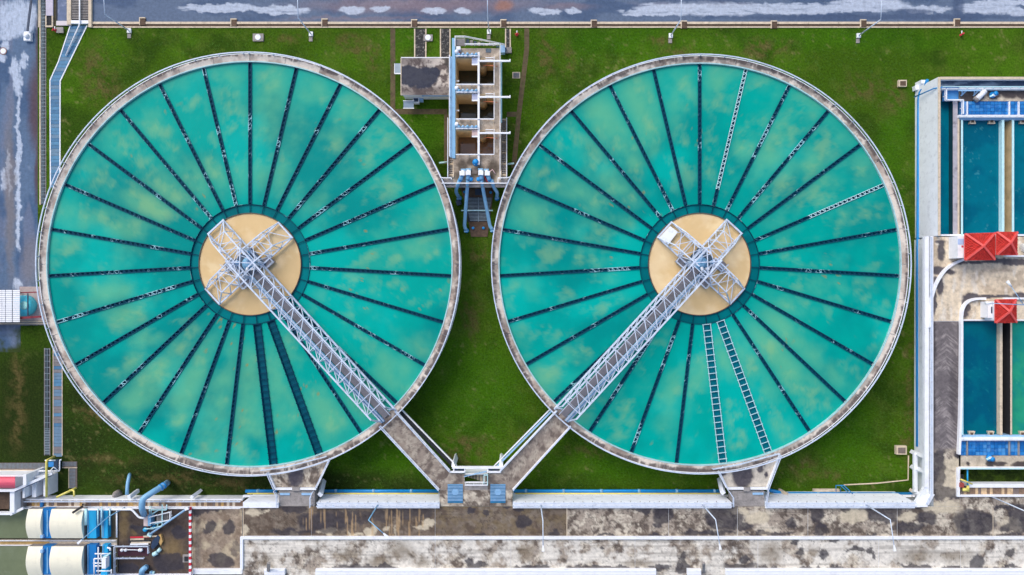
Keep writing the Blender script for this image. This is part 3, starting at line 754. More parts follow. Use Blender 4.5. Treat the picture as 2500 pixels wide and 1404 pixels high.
    for a, b in ((-1.5, -1.5), (-1.5, 1.5), (1.5, 1.5), (1.5, -1.5)):
        beam('hub_rail', hp(a, b, zb+1.05), hp(-b if a*b > 0 else b, a if a*b > 0 else -a, zb+1.05), .06, .06, STEEL, t)
        beam('hub_post', hp(a*.85, b*.85, zb), hp(a*.85, b*.85, zt), .14, .14, STEEL, t)
    beam('hub_cross', hp(-1.28, -1.28, zt), hp(1.28, 1.28, zt), .12, .12, STEEL, t); beam('hub_cross', hp(-1.28, 1.28, zt+.1), hp(1.28, -1.28, zt+.1), .12, .12, STEEL, t)
    return t
bridge((608, 643), (947, 1014), 1, 'white truss bridge with cross shaped centre frame over the left tank')
brR = bridge((1711, 642), (1372, 1012), -1, 'white truss bridge with cross shaped centre frame over the right tank')
t = thing('cover_sheet', 'pale sheet lying in the upper left arm of the right centre frame', 'sheet', W(1640, 575, 5.3))
poly('sheet', [(1608, 582), (1636, 552), (1655, 566), (1632, 597)], 5.33, 5.36, WHITEW, t)

# ------------------------------------------------------------------ elevated concrete walkways, platform, outlet decks
def conc_color(px, py, seed=0, tone=0.0):
    col = np.tile(np.array(srgb(168, 156, 142)), (len(px), 1))
    col = mixc(col, srgb(208, 198, 180), sstep(.48, .62, fbm(px, py, 16, 6, seed+1, .65)))
    col = mixc(col, srgb(108, 97, 88), sstep(.5, .64, fbm(px, py, 20, 6, seed+4, .68)))
    col = mixc(col, srgb(74, 68, 68), sstep(.62, .7, fbm(px, py, 7, 5, seed+7, .7))*.6)
    return col
def slab_poly(name, pts, mat_side, parent, seed, tone=None, z=ZD-.012, depth=.35):
    """paved slab whose outline is pts (survey units at z) with a stained top"""
    poly('slab_body', pts, z-depth, z-.02, mat_side, parent)
    xs_ = [p[0] for p in pts]; ys_ = [p[1] for p in pts]
    # clip a fine grid to the convex outline by mapping a unit square onto the quad
    q = [np.array(p, float) for p in pts]; nu = max(4, int(np.linalg.norm(q[1]-q[0])/2.6)); nv = max(4, int(np.linalg.norm(q[3]-q[0])/2.6))
    U, Vv = np.meshgrid(np.linspace(0, 1, nu), np.linspace(0, 1, nv)); U, Vv = U.ravel()[:, None], Vv.ravel()[:, None]
    P = (q[0]*(1-U)+q[1]*U)*(1-Vv) + (q[3]*(1-U)+q[2]*U)*Vv; px, py = P[:, 0], P[:, 1]; k = S*K(z)
    v = np.stack([(px-CX)*k, (CY-py)*k, np.full_like(px, z)], 1)
    f = [(j*nu+i, (j+1)*nu+i, (j+1)*nu+i+1, j*nu+i+1) for j in range(nv-1) for i in range(nu-1)]
    col = conc_color(px, py, seed); wet = np.zeros_like(px)
    if tone: col, wet = tone(px, py, col, wet)
    return tinted(name, v, f, col, M_CONC, parent, wet)
def greyer(px, py, col, wet): return mixc(col, srgb(122, 110, 104), np.full_like(px, .45)), wet
wk = thing('walkway', 'grey concrete walkway running from the left tank bridge to the middle platform', 'walkway', W(1010, 1100, ZD))
slab_poly('paving', [(931, 1041), (964, 1004), (1099, 1152), (1073, 1196)], WHITEW, wk, 500, greyer)
for a, b in (((928, 1040), (1072, 1195)), ((966, 1003), (1098, 1149))):
    pb('edge_kerb', (*a, ZD+.06), (*b, ZD+.06), .22, .3, WHITE, wk)
    rail_into(wk, [W(*a, ZD+.1), W(*b, ZD+.1)], .75, STEEL, 1.6)
pb('cable_trough', (975, 1003, 3.9), (1110, 1139, 3.9), .55, .3, DARK, wk); pb('trough_edge', (980, 999, 4.0), (1115, 1137, 4.0), .16, .35, WHITE, wk)
wk2 = thing('walkway', 'grey concrete walkway running from the right tank bridge to the middle platform', 'walkway', W(1310, 1100, ZD))
slab_poly('paving', [(1360, 1004), (1392, 1041), (1251, 1196), (1221, 1152)], WHITEW, wk2, 520, greyer)
for a, b in (((1359, 1002), (1221, 1149)), ((1393, 1040), (1252, 1195))):
    pb('edge_kerb', (*a, ZD+.06), (*b, ZD+.06), .22, .3, WHITE, wk2)
    rail_into(wk2, [W(*a, ZD+.1), W(*b, ZD+.1)], .75, STEEL, 1.6)
pb('trough_edge', (1349, 1001, 4.2), (1210, 1142, 4.2), .2, .3, STEELB, wk2); pb('trough_edge', (1344, 998, 4.0), (1206, 1138, 4.0), .14, .3, WHITE, wk2)
pf = thing('platform', 'concrete junction platform where both walkways meet, with two blue hatches and stair opening', 'platform', W(1160, 1195, ZD))
slab_poly('paving', [(1073, 1196.4), (1251, 1196.4), (1251, 1236), (1073, 1236)], WHITEW, pf, 540)
slab_poly('paving', [(1099, 1152), (1134, 1158), (1134, 1196), (1073, 1196)], WHITEW, pf, 541, greyer)
slab_poly('paving', [(1191, 1158), (1221, 1152), (1251, 1196), (1191, 1196)], WHITEW, pf, 542, greyer)
rect('landing', 1134.4, 1183, 1190.6, 1196, ZD-.35, ZD-.01, GREY, pf)
pb('edge_beam', (1098, 1152, ZD+.1), (1134, 1152, ZD+.1), .2, .4, WHITE, pf); pb('edge_beam', (1190, 1152, ZD+.1), (1222, 1152, ZD+.1), .2, .4, WHITE, pf)
pb('front_beam', (1104, 1141, ZD+.1), (1226, 1141, ZD+.1), .3, .4, WHITE, pf)
for x in (1108, 1135, 1191, 1222): pb('bracket', (x, 1139, ZD), (x, 1154, ZD), .16, .3, WHITE, pf)
for x in (1113, 1128, 1198, 1212): pb('tray_bar', (x-6, 1147, ZD-.1), (x+6, 1147, ZD-.1), .9, .04, DKSTEEL, pf)
for x, s in ((1107, -1), (1223, 1)): poly('pointed_cap', [(x-5, 1140), (x+5, 1140), (x+6*s*.3+3, 1130), (x, 1126), (x-4, 1130)], 0, ZD, WHITE, pf)
st = thing('staircase', 'open stair with pale treads descending beneath the middle platform', 'staircase', W(1162, 1168, 2))
rect('stringer', 1134.6, 1157, 1190.4, 1158.5, 2.0, ZD+.2, WHITE, st); rect('stringer', 1134.6, 1178.5, 1190.4, 1180, 4.5, ZD+.2, WHITE, st)
for i in range(12):
    zt_ = ZD - .1 - i*.24; x = 1186 - i*4.1
    a = W(x, 1160, ZD); b_ = W(x, 1178, ZD); beam('tread', (a.x, a.y, zt_), (b_.x, b_.y, zt_), .19, .06, BEIGE if i % 2 else GREY, st)
rail_into(st, [W(1134, 1160, 4.2), W(1188, 1148, ZD+.3)], .8, STEELB, 1.2); rail_into(st, [W(1136, 1181, ZD), W(1190, 1181, ZD)], .8, WHITE, 1.2)
rail_into(st, [W(1182, 1176, ZD), W(1182, 1156, ZD), W(1191, 1156, ZD), W(1191, 1181, ZD)], .9, PALE, 1.0)
HATCHB = paint('teal_blue_hatch', srgb(22, 116, 162), .5, .25, 1.5, srgb(30, 80, 110), .6, 1.0)
for x0, x1, lb in ((1093, 1130, 'left'), (1197, 1234, 'right')):
    hb = thing('grated_hatch', 'blue barred floor hatch on the %s of the middle platform' % lb, 'hatch', W(x0, 1200, ZD), 'blue floor hatches')
    rect('frame', x0, 1182, x1, 1228, ZD-.02, ZD+.02, HATCHB, hb)
    MB().lathe(W((x0+x1)/2, 1201, ZD+.02), [(.5, 0), (.5, .05), (.2, .08)], 6).build('valve_plate', BLUEL, hb)
    for i in range(12): pb('bar', (x0, 1184+i*3.5, ZD+.12), (x1, 1184+i*3.5, ZD+.12), .08, .05, STEELB, hb)
def dark_patch(lst, pale):
    def fn(px, py, col, wet):
        b = blobs(px, py, lst, 7, 14, .25); col = mixc(col, srgb(72, 70, 80), b*.9)
        if pale: col = mixc(col, srgb(214, 206, 192), (1-b)*.8)
        return col, b
    return fn
od = thing('outlet_deck', 'trapezoid stained concrete outlet deck at the foot of the left tank', 'outlet deck', W(725, 1165, ZD))
slab_poly('paving', [(657, 1150), (804, 1119), (770, 1189), (674, 1189)], WHITEW, od, 560, dark_patch([(722, 1162, 20, 30)], False), depth=1.2)
for a, b in (((655, 1153), (672, 1192)), ((806, 1119), (772, 1190))):
    pb('edge_kerb', (*a, ZD+.06), (*b, ZD+.06), .26, .3, WHITE, od); rail_into(od, [W(*a, ZD+.1), W(*b, ZD+.1)], .75, STEEL, 1.4)
pb('gate_beam', (672, 1193, ZD+.05), (772, 1193, ZD+.05), .3, .4, WHITE, od); rail_into(od, [W(640, 1146, ZD), W(700, 1138, ZD), W(800, 1112, ZD)], .7, STEEL, 1.5)
rect('sluice_pit', 681, 1199, 768, 1236, 3, ZD-.05, GREY, od); rect('sluice_plate', 683, 1204, 707, 1209, ZD-.05, ZD+.1, STEELB, od); rect('sluice_plate', 736, 1204, 760, 1209, ZD-.05, ZD+.1, STEELB, od); rect('sluice_lid', 713, 1190, 732, 1199, ZD, ZD+.3, GREY, od)
od2 = thing('outlet_deck', 'trapezoid outlet deck with wet patch and pale blotches at the foot of the right tank', 'outlet deck', W(1828, 1165, ZD))
slab_poly('paving', [(1755, 1145), (1902, 1111), (1873, 1188), (1776, 1188)], WHITEW, od2, 570, dark_patch([(1812, 1160, 26, 34), (1867, 1128, 8, 10), (1858, 1145, 8, 10), (1760, 1155, 10, 9), (1872, 1160, 6, 6)], True), depth=1.2)
for a, b in (((1753, 1150), (1774, 1190)), ((1903, 1110), (1871, 1195))):
    pb('edge_kerb', (*a, ZD+.06), (*b, ZD+.06), .26, .3, WHITE, od2); rail_into(od2, [W(*a, ZD+.1), W(*b, ZD+.1)], .75, STEEL, 1.4)
pb('gate_beam', (1775, 1192, ZD+.05), (1873, 1192, ZD+.05), .3, .4, WHITE, od2); rail_into(od2, [W(1738, 1143, ZD), (W(1800, 1132, ZD)), W(1900, 1105, ZD)], .7, STEEL, 1.5)
rect('sluice_pit', 1788, 1198, 1866, 1236, 3, ZD-.05, GREY, od2); rect('sluice_plate', 1838, 1203, 1864, 1208, ZD-.05, ZD+.1, STEELB, od2); rect('sluice_lid', 1816, 1190, 1832, 1200, ZD, ZD+.3, GREY, od2)

# ------------------------------------------------------------------ lower deck (reservoir roof) and the road along the filters
dk = tag(bpy.data.objects.new('deck', None), 'raised stained concrete deck along the bottom and up the right side', kind='structure'); link(dk, None, Matrix.Translation(W(1400, 1300, 0)))
def deck_paint(px, py):
    col = conc_color(px, py, 600)
    up = (py < 1314) & (py > 1228); lo = py >= 1314; left = px < 594
    col = mixc(col, srgb(96, 82, 70), (up & (px < 1383) & ~left)*.78)
    col = mixc(col, srgb(126, 110, 82), ((px > 1062) & (px < 1383) & up)*.5*sstep(.4, .6, fbm(px, py, 14, 5, 620)))
    col = mixc(col, srgb(140, 122, 104), left*.7); col = mixc(col, srgb(66, 56, 54), ((px < 472))*.85)
    col = mixc(col, srgb(134, 114, 80), (px < 472)*blobs(px, py, [(300,1285,10,30),(330,1300,14,8),(420,1345,26,30),(305,1255,14,8),(395,1320,10,12)], 9, 16, .7)*.8)
    col = mixc(col, srgb(190, 176, 150), (left & (px > 466))*sstep(.5, .66, fbm(px, py, 24, 5, 640))*.8)
    col = mixc(col, srgb(232, 227, 216), (lo & ~left)*sstep(.34, .56, fbm(px, py, 30, 6, 650, .66))*.9)
    col = mixc(col, srgb(120, 106, 86), (lo & ~left)*blobs(px, py, [(650,1375,16,14),(540,1380,30,12),(850,1350,26,12),(925,1372,28,16),(980,1345,30,20),(1030,1375,18,14),(1280,1345,20,16),(1560,1375,40,8),(2240,1360,40,16),(1880,1350,30,26),(1985,1345,14,10),(2330,1360,40,14)], 14, 18, .8)*.7)
    wetl = [(345,1292,26,14),(332,1328,20,12),(415,1372,36,28),(440,1300,22,14),(310,1392,30,18),(515,1286,18,14),(545,1372,24,20),(482,1252,16,8),(575,1340,9,20,.6),(785,1275,60,26),(560,1290,16,16),(505,1300,9,9),(530,1370,20,18),(710,1300,50,10),(720,1240,30,18),(870,1262,90,18,.8),(1000,1250,60,16,.8),
            (1150,1243,12,9),(1187,1253,9,8),(1236,1236,10,6),(1264,1244,13,7),(1275,1276,20,17),(1355,1304,16,7),(1175,1308,20,3),(1570,1241,26,10),(1618,1252,26,26),(1605,1280,14,10),
            (1770,1262,46,34),(1800,1285,40,12),(1730,1302,70,6),(1775,1232,20,10),(1905,1236,40,4),(1930,1277,12,16),(1875,1305,60,6),(1993,1250,18,30),(2005,1292,20,16),
            (2064,1245,12,6),(2160,1250,44,26),(2130,1305,14,6),(2262,1262,26,18),(2220,1287,38,14),(2205,1232,50,5),(2380,1278,50,34),(2440,1308,60,5),(2462,1290,24,10),(2490,1270,30,36),(2290,1150,22,54),(2310,1205,40,16),(2345,1110,14,8),
            (2450,1240,22,6),(2235,1210,22,9),
            (1145,1372,12,8),(1165,1382,24,10),(1300,1386,46,8),(1410,1384,26,6),(1460,1384,14,6),(1500,1388,80,6),(1610,1386,26,8),(1666,1362,9,10),(1666,1384,16,18),(1810,1384,40,12),(1818,1362,16,9),(1900,1390,60,5),(1473,1337,5,5),
            (1940,1322,9,7),(1955,1345,11,13),(2012,1352,12,13),(2090,1339,22,6),(2125,1345,14,7),(2138,1356,5,9),(2035,1321,12,5),(2000,1390,70,7),(2240,1384,40,7),(2330,1388,40,6),(2384,1376,16,22),(2465,1352,14,10),(2450,1388,50,5),
            (850,1386,60,7),(930,1385,50,7),(1480,1308,34,4),(1600,1308,30,4),(650,1242,30,8,.6),(490,1244,60,7)]
    w = blobs(px, py, wetl, 13, 20, .12, 660)
    col = mixc(col, srgb(60, 58, 66), w*.82)
    tyre = sstep(.56, .7, fbm(px*.025, py*.9, 5, 4, 690, .6, rot=False))*((py > 1240) & (px > 594))
    col = mixc(col, srgb(84, 76, 70), tyre*.35)
    crack = (1-sstep(.0, .012, np.abs(fbm(px, py, 46, 5, 695, .6)-.5)))*((px > 594)*.55)
    col = mixc(col, srgb(58, 52, 48), crack)
    palel = [(622,1250,22,8),(646,1247,12,5),(600,1296,10,14),(790,1297,22,6),(808,1294,14,7),(870,1303,18,5),(905,1298,14,9),(945,1290,9,7),(1030,1288,22,7),(1048,1276,16,8),(715,1306,16,4),(965,1296,4,16,.7),
             (1802,1250,24,11),(1850,1262,30,16),(1870,1300,16,8),(2085,1260,36,18),(2215,1262,26,14),(2325,1130,24,14),(2310,1180,26,40),(2330,1090,28,10),(2300,1238,46,14),(2340,1260,12,40,.5),(2480,1290,16,9),(2460,1275,24,12,.6)]
    pl = blobs(px, py, palel, 11, 16, .14, 670)*(1-w*.8)
    col = mixc(col, srgb(206, 194, 170), pl*.9)
    st_ = sstep(.62, .7, fbm(px*1.0, py*.06, 4, 3, 680, rot=False))*((px > 740) & (px < 1040) & up)
    col = mixc(col, srgb(190, 160, 120), st_*.6)
    return col, w
def deck_grid(x0, y0, x1, y1, tone=None):
    v, f, px, py = grid(ar(x0, x1, 2.5), ar(y0, y1, 2.5), ZD); col, w = deck_paint(px, py)
    if tone: col, w = tone(px, py, col, w)
    return tinted('paving', v, f, col, M_CONC, dk, w)
for a, b in ((592.8, 760), (760.8, 1062), (1062.8, 1383), (1384, 1632), (1632.8, 1800), (1800.8, 1972), (1972.8, 2190), (2190.8, 2424), (2425, 2900)): deck_grid(a, 1236.5, b, 1310)
for a, b in ((593.5, 1062), (1062.8, 1247), (1247.8, 1550), (1550.8, 1850), (1850.8, 2145), (2145.8, 2345), (2345.8, 2900)): deck_grid(a, 1317.5, b, 1600)
ZYARD = 1.7
for q in ((290, 1241, 472, 1600), (472.5, 1241, 591, 1600)):
    v, f, px, py = grid(ar(q[0], q[2], 2.5), ar(q[1], q[3], 2.5), ZYARD); col, w = deck_paint(px, py); tinted('paving', v, f, col, M_CONC, dk, w)
rect('body', 290, 1241, 591, 1600, -.2, ZYARD-.03, GREY, dk)
def herring(px, py, col, w):
    yy_ = (py - np.abs(px-2311)*.8); ch = sstep(.4, .7, fbm(px*.25, yy_*1.2, 4, 3, 700, rot=False))
    m_ = (1-sstep(1090, 1110, py))
    c2 = mixc(np.tile(np.array(srgb(112, 106, 108)), (len(px), 1)), srgb(168, 160, 158), ch*.75*sstep(.3, .6, fbm(px, py, 40, 4, 702)))
    c2 = mixc(c2, srgb(66, 62, 66), blobs(px, py, [(2278, 850, 6, 300), (2345, 850, 6, 300), (2330, 960, 12, 80, .7)], 5, 20, .5)*.8)
    return col*(1-m_[:, None]) + c2*m_[:, None], w*(1-m_)
deck_grid(2279, 785, 2345, 1236, herring); deck_grid(2345.3, 1213.4, 2900, 1236.2)
def upper(px, py, col, w):
    c2 = np.tile(np.array(srgb(226, 210, 184)), (len(px), 1)); c2 = mixc(c2, srgb(192, 176, 154), sstep(.46, .66, fbm(px, py, 22, 6, 710, .62)))
    c2 = mixc(c2, srgb(226, 220, 210), sstep(.55, .7, fbm(px*2, py*.5, 16, 5, 714))*.6)
    b = blobs(px, py, [(2298,612,9,26),(2288,660,14,10),(2300,662,16,9),(2283,690,9,16),(2325,605,8,9),(2295,590,12,5),(2340,640,16,5),(2316,664,18,6),(2295,700,8,22),(2282,740,5,30),
                       (2440,636,40,6),(2480,640,40,8),(2370,725,22,9),(2356,750,9,30),(2420,724,60,4),(2490,722,20,8),(2365,752,6,9),(2380,640,40,4)], 4, 9, .22, 720)
    return mixc(c2, srgb(72, 70, 80), b*.92), b
deck_grid(2279, 578, 2900, 784, upper)
rect('body', 593, 1241.5, 2900, 1700, -.2, ZD-.05, WHITEW, dk); rect('body', 2281, 580, 2900, 783, -.2, ZD-.05, WHITEW, dk); rect('body', 2281, 783.2, 2343, 1240, -.2, ZD-.05, WHITEW, dk)
rect('joint_strip', 593, 1240, 594.4, 1310, ZD-.2, ZD+.02, BEIGE, dk); rect('joint_strip', 1383.1, 1240, 1385, 1309, ZD-.2, ZD+.02, BEIGE, dk); rect('joint_strip', 2423.8, 1240, 2425.2, 1309, ZD-.2, ZD+.02, BEIGE, dk)
kb = thing('white_kerb', 'long white kerb wall between the two lanes of the lower deck', 'kerb', W(1500, 1313, ZD))
rect('kerb', 593, 1310.3, 2900, 1317, ZD-.1, ZD+.35, WHITE, kb); rect('return_kerb', 586, 1311, 592.7, 1390, ZD-.1, ZD+.3, WHITEW, kb)
for a, b, lb in ((645, 695, 'short piece between the two posts on the bottom edge'), (770, 1602, 'middle of the bottom edge'), (1678, 1712, 'short piece beside the bottom hatch'), (1772, 2900, 'right half of the bottom edge')):
    t = thing('parapet', 'white parapet wall along the ' + lb, 'parapet', W(a, 1395, ZD)); rect('wall', a, 1390, b, 1404, 0, ZD+.5, WHITE, t)
    m = MB()
    for x in np.arange(a+6, min(b, 2520), 18.5): m.beam(W(x, 1393, ZD+.53), W(x+1, 1397, ZD+.53), .08, .08)
    rect('coping', a+.3, 1392.5, b-.3, 1395.5, ZD+.501, ZD+.56, WHITEW, t)
for x in (655, 1717):
    t = thing('floor_post', 'grey upright marker post on the lower deck, ' + ('left of centre' if x < 1000 else 'right of centre'), 'post', W(x, 1390, ZD))
    pb('post', (x, 1398, ZD), (x+1, 1374, ZD+2.2), .35, .3, GREY, t); pb('foot', (x-4, 1400, ZD+.1), (x+5, 1400, ZD+.1), .4, .2, GREY, t)

# north wall of the deck with kerb, rails and pipes
def north_wall(x0, x1, label, bend=None):
    t = thing('retaining_wall', label, 'wall', W((x0+x1)/2, 1205, 0))
    rect('wall', x0, 1226.5, x1, 1241, -.2, ZD+.28, WHITEW, t); a, b = W(x0, 1229, ZD+.3), W(x1, 1229, ZD+.3)
    rect('ledge', x0, 1209, x1, 1214, 1.7, 1.95, WHITE, t)
    o = rail_into(t, [W(x0+1, 1226, ZD+.28), W(x1-1, 1226, ZD+.28)], .5, STEEL, 1.4, r=.04, mids=()); rail_into(t, [W(x0+1, 1234, ZD+.28), W(x1-1, 1234, ZD+.28)], .5, STEEL, 1.1, r=.05, mids=(), name='outer_rail')
    m = MB()
    for x in np.arange(x0+8, x1-4, 23.3):
        m.beam(W(x, 1226, ZD+.33), W(x, 1223, ZD+.33), .06, .06); m.beam(W(x, 1209, 2.0), W(x, 1213, 2.0), .06, .06)
    tag(m.build('rail_brackets', GREY, t), kind='stuff')
    return t
north_wall(774, 1073, 'white retaining wall with rails between the left outlet deck and the platform')
north_wall(1252, 1786, 'long white retaining wall with rails between the platform and right outlet deck')
north_wall(1869, 2234, 'white retaining wall with rails between right outlet deck and the corner')
def wall_pipes(x0, x1, lb, kink=False):
    t = thing('blue_pipe', 'thick blue pipe along the ' + lb, 'pipe', W(x0, 1199, 0))
    pts = [(x0, 1199, .7), (x1, 1199, .7)] if not kink else [(x0, 1196, .9), (x0+40, 1205, .7), (x1, 1206, .7)]
    pipe('pipe_run', pts, .25, BLUE, t)
    for x in np.arange(x0+30, x1-10, 92):
        a = W(x, pts[-1][1], .7); o = MB().tube([a-Vector((.18, 0, 0)), a+Vector((.18, 0, 0))], .3, 12).build('flange', BLUEL, t, True)
    y = 1205 if not kink else 1212
    t2 = thing('yellow_pipe', 'thin yellow pipe above the ' + lb, 'pipe', W(x0, y, 0))
    pipe('pipe_run', [(x0+4, y, 1.3), (x1, y, 1.3)] if not kink else [(x0+4, 1206, 1.3), (x0+40, y, 1.3), (x1, y, 1.3)], .11, YELL, t2, 8)
    m = MB()
    for x in np.arange(x0+12, x1, 46): m.beam(W(x, y, 1.25), W(x, y+5, 1.25), .08, .1)
    tag(m.build('clips', YELL, t2), kind='stuff')
wall_pipes(790, 1070, 'wall left of the platform'); wall_pipes(1254, 1758, 'wall right of the platform'); wall_pipes(1875, 2230, 'wall at lower right', True)
wall_pipes(600, 676, 'short wall left of the left outlet deck')
rect_t = thing('retaining_wall', 'short white wall left of the left outlet deck', 'wall', W(640, 1220, 0)); rect('wall', 593, 1226.5, 680, 1240, -.2, ZD+.2, WHITEW, rect_t); rect('ledge', 593, 1209, 676, 1214, 1.7, 1.95, WHITE, rect_t)
for pts, lb in (([(672, 1196), (679, 1206), (679, 1236)], 'left side of the left sluice'), ([(766, 1198), (760, 1212), (760, 1236)], 'right side of the left sluice'), ([(1776, 1196), (1787, 1212), (1787, 1234)], 'left side of the right sluice'), ([(1872, 1196), (1866, 1230)], 'right side of the right sluice')):
    t = railing('white railing on the ' + lb, pts, ZD, .8, STEEL, sp=1.0)
for x, y, lb in ((790, 1180, 'right of the left outlet deck'), (1757, 1175, 'left of the right outlet deck')):
    t = thing('buttress', 'slanted pale concrete buttress on the lawn just ' + lb, 'buttress', W(x, y, 0)); s = 1 if x < 1000 else -1
    pb('strut', (x, y-6, .2), (x-8*s, y+28, ZD-.3), .5, .6, WHITEW, t)
for x in (1885, 2205): 
    t = thing('buttress', 'beige slanted strut over the blue pipe, ' + ('next to the right outlet deck' if x < 2000 else 'next to the lower right corner'), 'buttress', W(x, 1198, 0))
    pb('strut', (x+18, 1196, .3), (x+36, 1206, 1.6), .4, .5, BEIGE, t)
t = thing('pipe_stand', 'blue tubular access frame above the lower right blue pipe', 'frame', W(2050, 1190, 0))
rect('base', 1987, 1195, 2050, 1203, 0, .5, BEIGE, t)
pipe('frame_bar', [(2041, 1200, .5), (2041, 1185, 1.4), (2060, 1185, 1.4), (2082, 1206, 1.6)], .06, BLUE, t, 6, False); pipe('frame_bar', [(2052, 1204, .5), (2053, 1186, 1.4), (2075, 1206, 1.0)], .06, BLUE, t, 6, False)
# lamps on the deck
for i, (bx, by, ax, ay, lb) in enumerate(((923, 1232, 2.0, -1.6, 'left of the platform'), (1320, 1231, 0, -3.0, 'right of the platform'), (1714, 1231, .4, -3.0, 'left of the right outlet deck'), (2112, 1231, .3, -3.2, 'at lower right'))):
    lamp((bx, by), 6.6 if i != 1 else 7.2, (ax, ay), 'thin pale street lamp rising from the white wall ' + lb, 'street lamps along the lower deck', ZD, BLUEL if i == 0 else STEEL, False)
lamp((2420, 1212), 7.0, (3.0, -1.5), 'pale street lamp by the plate covered trench at the right edge', 'street lamps along the lower deck', ZD, STEEL, False)

# ------------------------------------------------------------------ well block between the tanks (three deep open wells)
wb = thing('well_block', 'tall concrete valve block between the tanks with three deep open wells', 'well block', W(1160, 270, 0))
T = ZD
WELLS = [(1113.5, 142, 1205.5, 208, -.6), (1113.5, 230, 1205.5, 292, -.2), (1113.5, 318, 1205.5, 378, .6)]
LT, RT = 1110, 1222
rect('outer_wall', LT, 118, 1113.3, 440, -.3, T-.005, TANW, wb); rect('east_slab', 1205.7, 118, RT, 440, -.3, T-.01, BEIGE, wb)
for y0, y1, nm in ((118, 141.8, 'north_slab'), (208.2, 229.8, 'cross_slab'), (292.2, 317.8, 'cross_slab'), (378.2, 446, 'south_slab')):
    rect(nm, 1113.5, y0, 1205.5, y1, -.8, T-.02, TANW, wb)
def slabtop(x0, y0, x1, y1, seed, fn=None):
    v, f, px, py = grid(ar(x0, x1, 1.6), ar(y0, y1, 1.6), T); col = conc_color(px, py, seed); w = np.zeros_like(px)
    col = mixc(col, srgb(196, 178, 158), np.full_like(px, .5))
    if fn: col, w = fn(px, py, col, w)
    tinted('stained_top', v, f, col, M_CONC, wb, w)
slabtop(1113.5, 118, RT, 141.6, 800); slabtop(1113.5, 208.4, 1205, 229.6, 801); slabtop(1113.5, 292.4, 1205, 317.6, 802); slabtop(1205.9, 141.8, RT, 378, 804)
slabtop(1107, 378.4, RT, 446, 803, lambda px, py, c, w: (mixc(c, srgb(70, 62, 54), blobs(px, py, [(1130,405,16,16),(1150,395,12,10),(1165,420,20,16),(1205,410,16,20),(1120,430,14,12),(1190,430,20,14)], 6, 12, .5)*.85), w))
